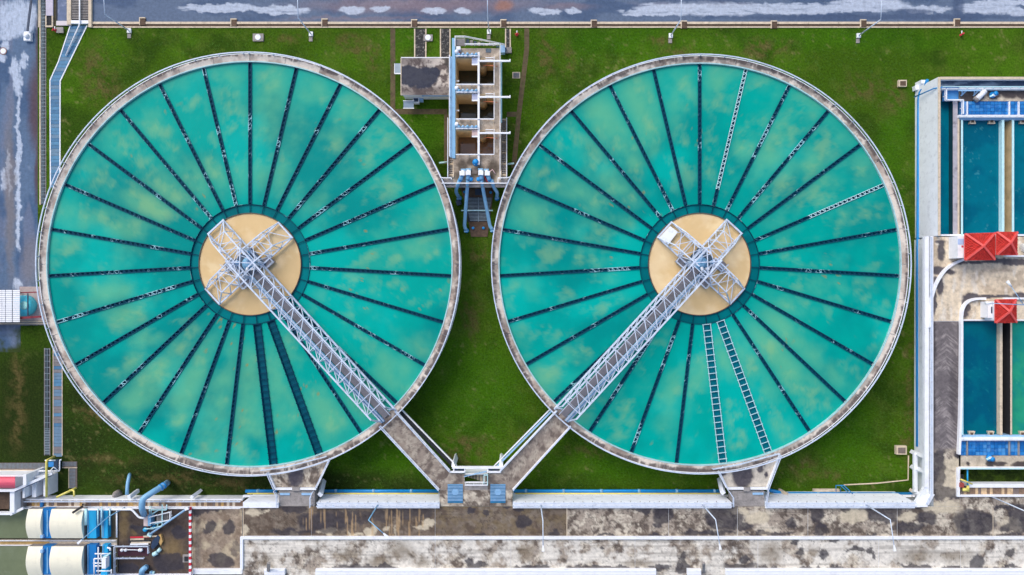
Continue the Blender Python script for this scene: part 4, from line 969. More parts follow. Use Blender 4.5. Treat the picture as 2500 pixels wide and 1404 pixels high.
for i, (x0, y0, x1, y1, zw) in enumerate(WELLS):
    a, b = W(x0, y0, T), W(x1, y1, T)
    v = np.array([(a.x, a.y, zw), (b.x, a.y, zw), (b.x, b.y, zw), (a.x, b.y, zw)]); c0 = [(58, 60, 48), (54, 60, 52), (128, 100, 76)][i]
    tag(tinted('water', v, [(0, 3, 2, 1)], np.tile(np.array(srgb(*c0)), (4, 1)), M_WELL), ['dark murky water in the top well of the well block', 'dark murky water in the middle well', 'muddy brown water in the bottom well'][i], kind='structure')
    col_ = W((x0+x1)/2, y0, T)
    wt = rect('well_lining', x0, y0-.0, x1, y0+1.2, zw-.5, T-.03, TANW, wb)
    for fx in ((.22, .38, .62) if i == 0 else ()):
        xx = x0 + (x1-x0)*fx; rect('buttress', xx, y0+1.2, xx+6, y0+4, zw-.5, T-1.0, BROWN, wb)
    # overflow standpipe
    p = W(1176, y0+5, T); MB().lathe((p.x, p.y, zw-.3), [(.62, 0), (.62, 4.6+(.0 if i == 0 else -.4)-max(zw, 0)), (.5, 4.62-max(zw, 0)-(.0 if i == 0 else .4)), (.5, 4.2-max(zw, 0))], 20).build('standpipe', paint('rusty_standpipe', srgb(176, 158, 128), .85, .3, 1.2, srgb(110, 80, 50), .7, 1.0), wb, True)
    rect('beam_frame', 1185, y0-2, 1204, y0-.4, T, T+.25, WHITE, wb); rect('beam_frame', 1185, y0+3, 1204, y0+4, T, T+.2, WHITE, wb)
    rl = railing('white railing round the %s well' % ['top', 'middle', 'bottom'][i], [(1114, y0-1.5), (1168, y0-1.5)], T, .8, WHITE, sp=1.2)
    railing('white railing on the open sides of the %s well' % ['top', 'middle', 'bottom'][i], [(1206.5, y0), (1206.5, y1+1), (1114, y1+1)], T, .7, WHITE, sp=1.4)
    cr = thing('hoist_beam', 'white hoist beam reaching over the right wall beside the %s well' % ['top', 'middle', 'bottom'][i], 'hoist beam', W(1245, y0+5, T), 'white hoist beams')
    pb('beam', (1168, y0+7, T+1.4), (1246, y0+7, T+1.4), .22, .26, WHITE, cr); pb('end_stop', (1245, y0+3, T+1.4), (1245, y0+9, T+1.4), .16, .26, WHITE, cr); pb('post', (1208, y0+7, T), (1208, y0+7, T+1.3), .18, .18, WHITE, cr)
    hd = thing('hatch_cover', '%s square hatch cover hanging over the %s well' % (['pale', 'pale stained', 'rust stained'][i], ['top', 'middle', 'bottom'][i]), 'hatch cover', W(1160, y0+8, T))
    rect('plate', 1152, y0-1, 1168, y0+13, T+.3, T+.36, paint('hatch_plate_%s' % 'abc'[i], srgb(*[(176, 186, 214), (178, 184, 210), (206, 180, 176)][i]), .5, .15, 1.5, srgb(*[(130, 140, 170), (130, 140, 160), (176, 90, 80)][i]), .6, 1.5), hd); rect('frame', 1152, y0+13.2, 1168, y0+17, T+.3, T+.34, WHITE, hd)
    va = thing('valve_row', 'row of blue valves and white actuator above the %s well' % ['top', 'middle', 'bottom'][i], 'valves', W(1140, y0-6, T))
    pipe('manifold', [(1114, y0-7, T+.3), (1166, y0-7, T+.3)], .16, BLUEL, va)
    for k, xx in enumerate((1121, 1131, 1142, 1153, 1163)):
        p = W(xx, y0-7, T+.3); MB().lathe((p.x, p.y, T+.1), [(.22, 0), (.22, .4), (.1, .45), (.1, .6+.1*(k % 3)), (.2, .62+.1*(k % 3)), (.2, .68+.1*(k % 3))], 8).build('valve', STEELB if k % 2 else BLUEL, va, True)
    MB().lathe((W(1116, y0-12, T).x, W(1116, y0-12, T).y, T), [(.3, 0), (.3, .7), (.22, .9)], 10).build('actuator', WHITE, va, True); pb('actuator_arm', (1117, y0-16, T+.7), (1122, y0-10, T+.5), .25, .25, RED if i == 0 else DKSTEEL, va)
    if i < 2: pb('drain_stub', (1114, y1-10 if i == 0 else y0+40, T-.6), (1121, y1-10 if i == 0 else y0+40, T-.6), .2, .2, WHITE, wb)
    pipe('orange_cable', [(1180, y0+18, T-1.2), (1196, y0+18, T-.6), (1214, y0+20, T+.1)], .06, paint('orange_cable_%s' % 'abc'[i], srgb(214, 130, 96), .6), wb, 6, False)
pb('walk_beam', (1168.5, 128, T+.5), (1168.5, 402, T+.5), .28, .2, WHITE, wb)
tr = thing('cable_tray', 'light blue cable tray along the left edge of the well block', 'cable tray', W(1108, 240, T))
rect('tray', 1103.5, 93, 1111.5, 386, T-.1, T+.25, BLUEL, tr); rect('side_walk', 1098, 138, 1103.2, 384, T-.5, T-.2, STEELB, tr); 
rail_into(tr, [W(1098, 138, T-.2), W(1098, 384, T-.2)], .7, WHITE, 1.4)
rect('drain_lid', 1186, 118.5, 1199, 128, T+.01, T+.05, DKSTEEL, wb)
for k in range(4): rect('lid_bar', 1186, 119.6+k*2.3, 1199, 120.6+k*2.3, T+.05, T+.09, GRATE, wb)
tg = thing('north_stair', 'sloping railed stair along the top end of the well block', 'staircase', W(1180, 105, T))
poly('landing', [(1112, 94), (1136, 94), (1136, 111), (1112, 111)], T-.4, T-.03, GREY, tg)
for i in range(11):
    x = 1138+i*9.2; z = T - i*.42; y0 = 95+i*2.1
    a, b = W(x, y0+2, T), W(x, y0+15 if i > 2 else 110, T); k = K(z)/K(T)
    rect('tread', x, 95+i*2.0+1, x+7, min(111.5+max(0, i-7)*4, 97+i*2+13), z-.1, z, GREY if i % 2 else DKSTEEL, tg)
rail_into(tg, [W(1112, 93.5, T), W(1136, 93.5, T), W(1190, 104, T-1.5), W(1232, 113, T-4)], .85, WHITE, 1.3); rail_into(tg, [W(1136, 112, T), W(1218, 112, T)], .85, WHITE, 1.3)
rail_into(tg, [W(1112, 94, T), W(1112, 118, T)], .85, WHITE, 1.3)
rect('foot_pad', 1234, 115, 1249, 129, 0, .3, GREY, tg); rect('foot_rail', 1222, 110, 1233, 128, .3, 1.4, STEELB, tg)
railing('white railing down the right edge of the well block', [(1221, 112), (1221, 440)], T, .85, WHITE, sp=1.5)
t = thing('side_pipe', 'pale blue pipe down the right outer wall of the well block', 'pipe', W(1222, 250, 0)); pipe('pipe_run', [(1223.5, 145, T-.6), (1223.5, 300, T-.6)], .12, PALE, t)
t = thing('control_cabinet', 'white control cabinet at the top left corner of the well block', 'cabinet', W(1120, 117, T)); rect('cabinet', 1114, 113, 1124, 121, T, T+.9, WHITE, t); rect('door', 1115, 121.1, 1123, 121.8, T+.1, T+.8, WHITEW, t)
# side stairs rising from the lawn to the block's south end
for x0, x1, lb in ((1094, 1107, 'left'), (1223, 1237, 'right')):
    ss = thing('side_stair', 'long narrow concrete stair climbing the %s flank of the well block' % lb, 'staircase', W(x0, 340, 0))
    for i in range(27):
        z = .2 + (T-.2)*i/26; k = K(T)/K(z); y = 290 + i*5.4
        rect('step', x0+.8, y, x1-.8, y+3.9, max(0, z-.5), z, GREY if (i*7) % 5 else BEIGE, ss)
    for x in (x0, x1): pb('stringer', (x, 290, .4), (x, 434, T+.15), .14, .5, BEIGE, ss)
    rail_into(ss, [W(x0 if lb == 'left' else x1, 290, .6), W(x0 if lb == 'left' else x1, 434, T+.2)], .6, STEEL, 1.3)
lk = thing('link_walk', 'narrow concrete link walk joining the well block to both tank rims', 'walkway', W(1160, 448, T))
poly('slab', [(1083, 436), (1107, 436), (1107, 449), (1080, 449)], T-.4, T-.02, GREY, lk); poly('slab', [(1222, 436), (1243, 436), (1239, 449), (1222, 449)], T-.4, T-.02, GREY, lk)
rect('sill', 1086, 449.5, 1240, 457, T-.8, T-.3, GREY, lk)
rail_into(lk, [W(1080, 449, T), W(1239, 449, T)], .8, WHITE, 1.3); rail_into(lk, [W(1059, 400, T), W(1072, 425, T), W(1077, 436, T), W(1103, 436, T), W(1103, 440, T)], .8, WHITE, 1.3); rail_into(lk, [W(1247, 434, T), W(1236, 436, T), W(1216, 436, T), W(1216, 448, T)], .8, WHITE, 1.3)
for x0, x1, y, lb in ((1072, 1091, 396, 'left'), (1237, 1255, 399, 'right')):
    t = thing('outlet_pipe', 'short pale pipe stub on the lawn at the %s of the side stair' % lb, 'pipe', W(x0, y, .6)); pipe('pipe_run', [(x0, y+2, .6), (x1, y, .6)], .14, PALE, t)
# valve cluster and descending blue pipes
for i, (mx, my, dx, lb, path) in enumerate(((1131, 416, -7, 'outer left', [(1122, 440, T+.5), (1115, 458, T-.6), (1113, 468, 3.0), (1120, 482, 1.2)]),
        (1144, 415, -2, 'inner left', [(1142, 440, T+.5), (1141, 455, T-.6), (1134, 552, .9), (1138, 562, .7)]),
        (1173, 415, 3, 'inner right', [(1176, 440, T+.5), (1178, 455, T-.6), (1196, 552, .9), (1202, 561, .7)]),
        (1187, 416, 8, 'outer right', [(1200, 440, T+.5), (1206, 458, T-.6), (1214, 470, 3.0), (1213, 482, 1.2)]))):
    va = thing('motor_valve', 'white motorised valve with light blue pipe, %s of the four' % lb, 'valve', W(mx, my, T), 'motorised valves at the well block')
    pipe('down_pipe', path, .25, BLUEL, va, 12)
    e = path[-1]; p = W(*e); MB().lathe((p.x, p.y, 0), [(.36, 0), (.36, .2), (.2, .25), (.2, e[2])], 12).build('foot_elbow', BLUE, va, True)
    pb('tee_handle', (e[0]-5, e[1]+4, e[2]+.3), (e[0]+5, e[1]+2, e[2]+.3), .16, .16, BLUEL, va)
    a = (mx, my, T+.7); b = (mx+dx, my+24, T+.6)
    pipe('valve_body', [(mx+dx*.3, my+7, T+.5), b], .3, BLUEL, va, 10); pipe('motor', [a, ((a[0]+b[0])/2, (a[1]+b[1])/2, T+.7)], .24, WHITE, va, 10)
    q = W(mx+dx*.35, my+8, T+.7); MB().box(q.x-.35, q.y-.3, T+.4, q.x+.35, q.y+.3, T+1.15).build('actuator_head', WHITE, va)
    rect('mount_plate', mx-6, my-4, mx+6, my+1, T+.02, T+.3, BLUEL, va)
    MB().lathe(W(b[0]+(8 if i == 1 else -8 if i == 2 else 0), b[1]-1, T+.4), [(.3, 0), (.3, .25), (.12, .3)], 12).build('hand_wheel', BLUE, va, True)
t = thing('blue_valve', 'single blue valve on the slab above the motorised valves', 'valve', W(1162, 397, T)); MB().lathe(W(1162, 397, T), [(.5, 0), (.5, .2), (.3, .3), (.3, .7), (.4, .75), (.1, .8)], 10).build('body', BLUE, t, True); pb('lever', (1158, 402, T+.6), (1165, 394, T+.6), .14, .14, PALE, t)
t = thing('floor_grate', 'small brown floor grate between the motorised valves', 'grate', W(1159, 418, T)); rect('frame', 1152, 411, 1166, 425, T+.005, T+.03, BROWN, t)
for k in range(5): rect('bar', 1153+k*2.6, 411.5, 1154+k*2.6, 424.5, T+.031, T+.07, GREY, t)
t = thing('pipe_rack', 'thin red and white pipe rack at the right of the motorised valves', 'pipe', W(1200, 418, T)); pipe('pipe_run', [(1190, 424, T+.4), (1202, 414, T+.4), (1209, 424, T+.4)], .07, paint('pink_pipe', srgb(226, 190, 190), .5), t, 6, False); pipe('pipe_run', [(1182, 430, T+.4), (1190, 445, T+.4)], .07, RED, t, 6, False)
gp = thing('grating_pit', 'sunken pit with grey barred grating under the descending blue pipes', 'grating', W(1168, 510, 0))
poly('pit_slab', [(1124, 459), (1206, 459), (1203, 484), (1195, 545), (1190, 578), (1150, 578), (1142, 530), (1132, 484)], 0, .12, BROWN, gp)
for q in ((1160, 461, 1177, 476),): rect('small_grate', *q, .12, .16, DKSTEEL, gp)
rect('grate_frame', 1141, 482, 1197, 541, .12, .16, DARK, gp)
for k in range(17):
    y = 484+k*3.4; x0 = 1139 + max(0, y-500)*.22; x1 = 1200 - max(0, y-490)*.20
    pb('grate_bar', (x0, y, .2), (x1, y, .2), .1, .05, GRATE, gp)
pb('grate_spine', (1168, 482, .24), (1168, 541, .24), .12, .06, GRATE, gp); pb('cross_pipe', (1126, 514, .6), (1203, 514, .6), .16, .16, PALE, gp)
for x, y in ((1134, 469), (1198, 470), (1155, 557), (1180, 557)): 
    p = W(x, y, .12); MB().lathe((p.x, p.y, .12), [(.2, 0), (.2, .3), (.05, .34)], 12).build('valve_cap', BLUE, gp, True)
t = thing('control_box', 'dark blue box on the lawn at the left of the grating pit', 'box', W(1118, 496, 0)); poly('box', [(1112, 490), (1124, 488), (1127, 498), (1116, 502)], 0, .4, DKSTEEL, t)

# sampling house with flat stained roof
sh = thing('flat_roof_house', 'small white house with flat mould stained roof left of the well block', 'house', W(1040, 190, 0))
ZR = 2.8
rect('wall', 983, 143, 1098, 231, 0, ZR-.2, WHITEW, sh)
rect('roof_slab', 979, 141, 1100, 232, ZR-.2, ZR-.01, WHITEW, sh)
v, f, px, py = grid(ar(979, 1100, 1.6), ar(141, 232, 1.6), ZR); col = np.tile(np.array(srgb(204, 194, 184)), (len(px), 1))
col = mixc(col, srgb(104, 94, 92), sstep(.5, .6, fbm(px, py, 26, 6, 900, .68))); col = mixc(col, srgb(96, 86, 84), blobs(px, py, [(1010, 222, 60, 14), (1000, 150, 50, 12), (1075, 222, 40, 12)], 8, 14, .5)*.7)
b = blobs(px, py, [(1008, 186, 40, 25), (1035, 190, 34, 29), (1055, 180, 18, 14), (985, 182, 18, 20)], 10, 18, .12, 910); col = mixc(col, srgb(44, 50, 68), b*.97)
sp_ = blobs(px, py, [(1093, 150, 9, 14), (1096, 165, 7, 16)], 7, 9, .3); col = mixc(col, srgb(50, 48, 48), sp_*.9)
tinted('stained_roof', v, f, col, M_CONC, sh, b); rect('roof_edge', 979, 139.5, 1100, 141.5, ZR-.2, ZR+.06, WHITE, sh); rect('roof_edge', 978, 141.6, 980, 232, ZR-.2, ZR+.06, BEIGE, sh)
for x in (1030, 1062): 
    o = MB().box(*W(x, 233, 1.2)[:2], .9, *(W(x+22, 233, 1.2) + Vector((0, -.06, 0)))[:2], 1.9).build('window', WHITE, sh)
    a = W(x+1, 233, 1.2); MB().box(a.x, a.y-.08, 1.0, a.x+1.1, a.y-.03, 1.8).build('pane', paint('dark_glass_%d' % x, srgb(40, 60, 80), .15, .1), o)
rect('gutter_pipe', 1030, 232.5, 1098, 235, 2.2, 2.35, STEELB, sh)
t = thing('air_conditioner', 'white outdoor cooling unit against the front of the flat roofed house', 'cooling unit', W(1015, 243, 0)); rect('casing', 1008, 238, 1023, 252, .3, 1.0, WHITE, t); rect('fan_grille', 1010, 240, 1021, 248, 1.0, 1.04, DKSTEEL, t); rect('bracket', 1006, 238, 1008, 254, .1, .3, GREY, t); rect('pipe_box', 1023.5, 240, 1033, 248, .2, .7, STEELB, t)
t = thing('canopy', 'small grey glass canopy at the lower left of the flat roofed house', 'canopy', W(997, 256, 0)); rect('pane', 985, 247, 1010, 263, 1.6, 1.66, paint('grey_glass', srgb(126, 146, 164), .2, .15, 1.0), t); rect('frame', 984, 263.2, 1011, 265, 1.55, 1.7, WHITE, t); rect('frame', 984, 245, 1011, 246.8, 1.55, 1.7, WHITE, t)
t = thing('canopy', 'small grey canopy on the left side of the flat roofed house', 'canopy', W(970, 167, 0)); rect('pane', 964, 155, 978, 178, 1.6, 1.66, paint('grey_glass2', srgb(150, 166, 180), .25, .15, 1.0), t); rect('frame', 964, 178.2, 978, 180.5, 1.5, 1.68, WHITE, t); rect('frame', 962.5, 155, 963.8, 180, 1.5, 1.68, WHITE, t)
t = thing('drain_grate', 'small grey drain grate in the lawn right of the well block', 'grate', W(1260, 183, 0)); rect('frame', 1251, 176, 1270, 191, 0, .08, BEIGE, t)
for k in range(4): rect('bar', 1253, 177.5+k*3.2, 1268, 179.6+k*3.2, .081, .12, DKSTEEL, t)

# ------------------------------------------------------------------ filter building at the right
fb = thing('filter_building', 'long white walled filter building with open teal basins along the right edge', 'building', W(2400, 600, 0))
rect('west_wall', 2291, 188, 2296, 575, -.1, 5.7, WHITEW, fb); rect('wall_coping', 2290.5, 188, 2296.3, 575, 5.701, 5.78, BEIGE, fb)
rect('north_wall', 2296.4, 188, 2900, 193.5, -.1, 5.7, WHITEW, fb); rect('north_coping', 2296.4, 187.5, 2900, 193.8, 5.701, 5.77, BEIGE, fb)
v, f, px, py = grid(ar(2296.5, 2900, 3), ar(193.6, 214, 3), 5.0); c0 = mixc(np.tile(np.array(srgb(56, 74, 100)), (len(px), 1)), srgb(120, 138, 160), sstep(.45, .65, fbm(px*.3+py, py, 9, 5, 950)))
tinted('gutter_roof', v, f, c0, M_CONC, fb, np.full(len(px), .6)); rect('gutter_roof_body', 2296.5, 193.6, 2900, 214, 0, 4.97, GREY, fb)
rect('gallery_wall', 2297, 214, 2900, 219, 0, 5.5, WHITE, fb); rail_into(fb, [W(2297, 214, 5.5), W(2520, 214, 5.5)], .5, PALE, 1.2)
rect('corner_plate', 2304, 219.5, 2340, 246, 4.6, 5.0, PANELB[2], fb); rail_into(fb, [W(2303, 219, 5), W(2303, 247, 5), W(2344, 247, 5), W(2344, 281, 5)], .7, WHITE, 1.0, r=.07)
def terrace(y0, y1, seed, wets, pales):
    v, f, px, py = grid(ar(2341, 2900, 2.5), ar(y0, y1, 2.0), 5.0); col = conc_color(px, py, seed); col = mixc(col, srgb(214, 200, 178), np.full_like(px, .6))
    w = blobs(px, py, wets, 5, 9, .25, seed); col = mixc(col, srgb(60, 52, 56), w*.9); tinted('terrace', v, f, col, M_CONC, fb, w); rect('terrace_body', 2341, y0, 2900, y1, 0, 4.97, GREY, fb)
terrace(219.3, 247, 960, [(2370, 235, 34, 18), (2440, 222, 40, 9), (2425, 232, 20, 9), (2465, 228, 20, 14), (2495, 230, 16, 12)], [])
terrace(1112.5, 1140, 970, [(2418, 1127, 10, 18), (2440, 1133, 20, 6), (2490, 1135, 20, 8), (2365, 1132, 5, 5)], [])
def panels(x0, x1, y0, y1, nx, ny):
    for i in range(nx):
        for j in range(ny):
            a = x0+(x1-x0)*i/nx; b = y0+(y1-y0)*j/ny
            rect('blue_panel', a+.4, b+.35, a+(x1-x0)/nx-.4, b+(y1-y0)/ny-.35, 4.9, 5.0+random.uniform(0, .01), random.choice(PANELB[:2]+PANELB), fb)
for y0, y1 in ((247.5, 280), (1077, 1112)):
    rect('panel_bed', 2344.5, y0, 2900, y1, 0, 4.88, PANELB[2], fb)
    panels(2345, 2361, y0, y1, 2, 4); panels(2364, 2464, y0, y1, 11, 4); panels(2467, 2487, y0, y1, 2, 4); panels(2490, 2520, y0, y1, 3, 4)
    for x in (2362.2, 2465.2, 2488.2): rect('divider', x-1.2, y0, x+1.2, y1, 4.8, 5.25, GREY if y0 > 500 else WHITE, fb)
rect('basin_parapet', 2341, 280.4, 2900, 286.8, 0, 5.35, WHITE, fb); rect('basin_beam', 2341, 287.2, 2900, 292.6, 0, 5.0, STEELB, fb); rail_into(fb, [W(2341, 284, 5.35), W(2520, 284, 5.35)], .4, WHITE, 1.0)
rect('basin_beam', 2350, 1062.5, 2900, 1067.5, 0, 5.0, STEELB, fb); rect('basin_parapet', 2346, 1068, 2900, 1076.6, 0, 5.35, WHITE, fb); rail_into(fb, [W(2350, 1072, 5.35), W(2520, 1072, 5.35)], .4, WHITE, 1.0)
rect('channel_wall', 2327, 247.5, 2338, 575, 0, 4.9, paint('shade_teal_wall', srgb(10, 60, 72), .6, .25, 1.0), fb); rect('channel_coping', 2327, 247.5, 2338, 575, 4.901, 5.0, paint('lavender_stained_wall', srgb(176, 172, 180), .8, .2, 1.0, srgb(70, 66, 76), .8, .8), fb); rect('channel_wall', 2338.3, 286.9, 2342.5, 575, 0, 5.05, BEIGE, fb); rect('channel_ledge', 2342.6, 292.8, 2346.3, 575, 0, 4.2, BROWN, fb)  # first wall body coloured dark teal to stand for its shaded face
TANF = paint('tan_trough_wall', srgb(206, 180, 140), .85, .2, .7, srgb(120, 100, 76), .5, .5)
for q, m_ in (((2346.5, 292.8, 2351, 575), BROWN), ((2446, 292.8, 2452, 575), PALE), ((2471, 292.8, 2476, 575), TANF)): rect('basin_wall', *q, 0, 5.05, m_, fb); rect('wall_coping', *q, 5.051, 5.12, PALE, fb)
rect('dry_trough', 2452.2, 292.8, 2470.8, 575, 0, 3.6, paint('tan_trough', srgb(166, 146, 116), .85, .2, .7), fb)
for q in ((2346.5, 783, 2352, 1062), (2441, 783, 2447.5, 1062)): rect('basin_wall', *q, 0, 5.05, PALE if q[0] < 2400 else BEIGE, fb)
rect('basin_wall', 2467, 783, 2471, 1062, 0, 5.0, MATTBLK, fb); rect('wall_coping', 2467, 783, 2471, 1062, 5.001, 5.06, BEIGE, fb); rect('black_pit', 2447.8, 783, 2466.8, 1062, 0, 2.0, DARK, fb)  # wall body coloured flat black under a beige coping
rect('end_wall', 2346, 780, 2900, 783, 0, 5.1, WHITE, fb); rect('end_wall', 2297, 572, 2900, 576, 0, 5.1, WHITE, fb)
def basin(x0, y0, x1, y1, z, c0, c1, c2, label, seed):
    v, f, px, py = grid(ar(x0, x1, 2.5), ar(y0, y1, 2.5), z); col = mixc(np.tile(np.array(srgb(*c0)), (len(px), 1)), srgb(*c1), sstep(.4, .65, fbm(px, py, 50, 5, seed)))
    col = mixc(col, srgb(*c2), sstep(.64, .74, fbm(px, py, 9, 5, seed+3, .7))*.5*sstep(.4, .6, fbm(px, py, 60, 3, seed+5)))
    tag(tinted('water', v, f, col, M_BASIN), label, kind='structure')
basin(2296, 246, 2329, 573, 3.9, (0, 112, 134), (0, 100, 126), (10, 130, 146), 'teal water in the narrow inlet channel of the filter building', 1000)
basin(2350, 290, 2447, 576, 4.4, (0, 92, 116), (0, 106, 126), (70, 150, 160), 'blue teal water in the upper left filter basin', 1010)
basin(2475, 290, 2900, 576, 4.4, (0, 92, 116), (0, 106, 126), (70, 150, 160), 'blue teal water in the upper right filter basin', 1020)
basin(2350, 780, 2442, 1064, 4.4, (0, 100, 118), (0, 86, 112), (20, 122, 132), 'blue teal water in the lower left filter basin', 1030)
basin(2470, 780, 2900, 1064, 4.4, (24, 134, 124), (40, 150, 118), (80, 160, 130), 'green water in the lower right filter basin', 1040)
for i, (x, y, s) in enumerate(((2375, 293, 1), (2422, 293, 1), (2498, 293, 1), (2373, 1062, -1), (2420, 1062, -1), (2497, 1062, -1))):
    sp = thing('wash_spout', 'beige concrete spout at the %s edge of a filter basin, %s' % ('top' if s > 0 else 'bottom', ['first', 'second', 'last'][i % 3]), 'spout', W(x, y, 4.4), 'filter basin spouts')
    poly('hood', [(x-5, y), (x+5, y), (x+8, y+9*s), (x-8, y+9*s)], 4.35, 4.75, BEIGE, sp); poly('throat', [(x-3, y), (x+3, y), (x+4, y+6*s), (x-4, y+6*s)], 4.76, 4.8, BROWN, sp)
# west downpipe and base pieces
t = thing('downpipe', 'long dark blue pipe along the foot of the white filter wall', 'pipe', W(2243, 600, 0)); pipe('pipe_run', [(2264, 195, 3.0), (2258, 215, 2.0), (2247, 222, 1.2), (2243, 240, .8), (2240, 700, .8), (2240, 1090, .8)], .22, BLUE, t, 8)
t = thing('thin_pipe', 'thin blue handrail pipe climbing the top corner of the filter wall', 'pipe', W(2235, 237, 1)); pipe('pipe_run', [(2232, 237, 1.0), (2280, 216, 5.0), (2300, 213, 5.9), (2340, 213, 5.9)], .09, BLUE, t, 6)
t = thing('concrete_plinth', 'pale stepped concrete plinth at the top corner of the filter wall', 'plinth', W(2245, 210, 0)); poly('block', [(2234, 209), (2252, 202), (2256, 212), (2236, 220)], 0, .8, WHITEW, t); poly('block', [(2249, 195), (2262, 195), (2262, 203), (2250, 203)], 0, 1.6, WHITEW, t)
tb = thing('steel_bench', 'pale blue steel frame on the dark terrace of the filter building', 'frame', W(2370, 230, 5))
for x in (2346, 2376): pb('leg', (x, 234, 5.1), (x+16, 219, 5.9), .16, .12, STEELB, tb); pb('post', (x+3, 220, 5.5), (x+3, 232, 5.1), .12, .12, STEELB, tb)
pb('top_bar', (2340, 221, 5.9), (2394, 221, 5.9), .18, .14, STEELB, tb)
t = thing('motor_unit', 'white cylindrical motor lying on the filter terrace', 'motor', W(2395, 235, 5)); pipe('motor', [(2385, 242, 5.5), (2404, 222, 5.5)], .38, WHITE, t, 14, False); pipe('coupling', [(2381, 245, 5.4), (2386, 240, 5.4)], .42, GREY, t, 12, False); rect('foot', 2388, 232, 2402, 240, 5.0, 5.2, DKSTEEL, t)
for x, y, lb in ((2422, 232, 'top terrace'), (2414, 1118, 'bottom terrace')):
    t = thing('blue_valve', 'blue and white hand valve on the %s of the filter building' % lb, 'valve', W(x, y, 5)); MB().lathe(W(x, y, 5), [(.45, 0), (.45, .2), (.2, .3), (.2, .8), (.35, .85), (.05, .9)], 10).build('body', BLUE, t, True); pb('lever', (x-6, y+4, 5.6), (x+6, y-2, 5.6), .2, .16, PALE, t); pb('bonnet', (x+2, y, 5.7), (x+9, y, 5.7), .3, .3, WHITE, t)
# lower gallery, planter and trench
rect('gallery_wall', 2344, 1140.5, 2900, 1146, 0, 5.35, WHITE, fb); rail_into(fb, [W(2345, 1143, 5.35), W(2520, 1143, 5.35)], .4, PALE, 1.0)
pl_ = tag(bpy.data.objects.new('lawn_strip', None), 'grass strip darkened for deep shade between filter gallery and trench', kind='structure'); link(pl_, None, Matrix.Translation(W(2430, 1165, 0)))
v, f, px, py = grid(ar(2353, 2900, 3), ar(1146.5, 1183, 3), 3.9); col = mixc(np.tile(np.array(srgb(40, 54, 20)), (len(px), 1)), srgb(58, 76, 24), sstep(.4, .6, fbm(px, py, 12, 5, 1100))); tinted('turf', v, f, col, M_LAWN, pl_)  # turf colour kept dark to stand for the deep shade here
tn = thing('trench', 'brown plate covered trench with white kerbs at lower right', 'trench', W(2430, 1200, 5))
rect('kerb', 2366, 1182, 2900, 1190.5, 0, 5.2, WHITE, tn); rect('kerb', 2344, 1208.5, 2900, 1213, 0, 5.3, WHITE, tn); rect('kerb', 2337, 1142, 2343.5, 1213, 0, 5.3, WHITE, tn); rect('bed', 2344, 1190.8, 2900, 1208.2, 0, 4.8, DARK, tn)
x = 2346.0
while x < 2520: rect('cover_plate', x, 1191.2, x+6.6, 1208, 4.81, 4.92, random.choice([PLATES[2], PLATES[4], PLATES[4], PLATES[2], PLATES[0]]), tn); x += 7.1
t = thing('yellow_valve', 'yellow valve with red motor at the end of the plate covered trench', 'valve', W(2352, 1190, 5)); pipe('body', [(2350, 1195, 5.4), (2362, 1196, 5.4)], .24, YELL, t); pipe('stand', [(2363, 1186, 5.3), (2363, 1200, 5.3)], .18, YELL, t); pipe('lever', [(2345, 1170, 5.6), (2374, 1182, 5.6)], .1, YELL, t, 6); rect('motor', 2345, 1180, 2354, 1190, 5.0, 5.6, paint('rust_motor', srgb(160, 70, 60), .7, .3), t)
t = thing('cyan_pipe', 'cyan pipe crossing the dark grass strip at lower right', 'pipe', W(2361, 1165, 4)); pipe('pipe_run', [(2362, 1146, 5.0), (2362, 1184, 5.0)], .1, SKYB, t)
# walk along the west side of the deck road
ww = thing('side_walk', 'white cantilevered side walk with double rail between filter wall and deck road', 'walkway', W(2265, 900, 5))
poly('slab', [(2258, 577), (2279, 577), (2279, 1208), (2261, 1232), (2236, 1236), (2236, 1226), (2248, 1208), (2258, 1190)], 4.4, 4.98, WHITEW, ww)
rect('inner_kerb', 2272.5, 577, 2278.8, 1206, 5.0, 5.35, WHITE, ww); rect('outer_kerb', 2258, 577, 2268, 1190, 4.985, 5.2, WHITE, ww); rect('gutter', 2268.3, 577, 2272.2, 1205, 4.985, 5.01, DKSTEEL, ww)
pb('corner_kerb', (2277, 1205, 5.2), (2262, 1231, 5.2), .4, .4, WHITE, ww); pb('corner_kerb', (2263, 1233, 5.2), (2234, 1234, 5.2), .4, .4, WHITE, ww)
rect('support_wall', 2285, 577, 2288, 1100, 0, 4.39, WHITEW, ww); rail_into(ww, [W(2270, 580, 5.2), W(2270, 1205, 5.2), W(2258, 1228, 5.2)], .5, STEEL, 1.3)
for y in (1103, 1140, 1200): pb('strut', (2226, y, .4), (2262, y+14, 4.6), .55, .5, WHITEW, ww)
pb('tie_beam', (2234, 1105, 2.0), (2234, 1200, 2.0), .5, .4, WHITEW, ww)
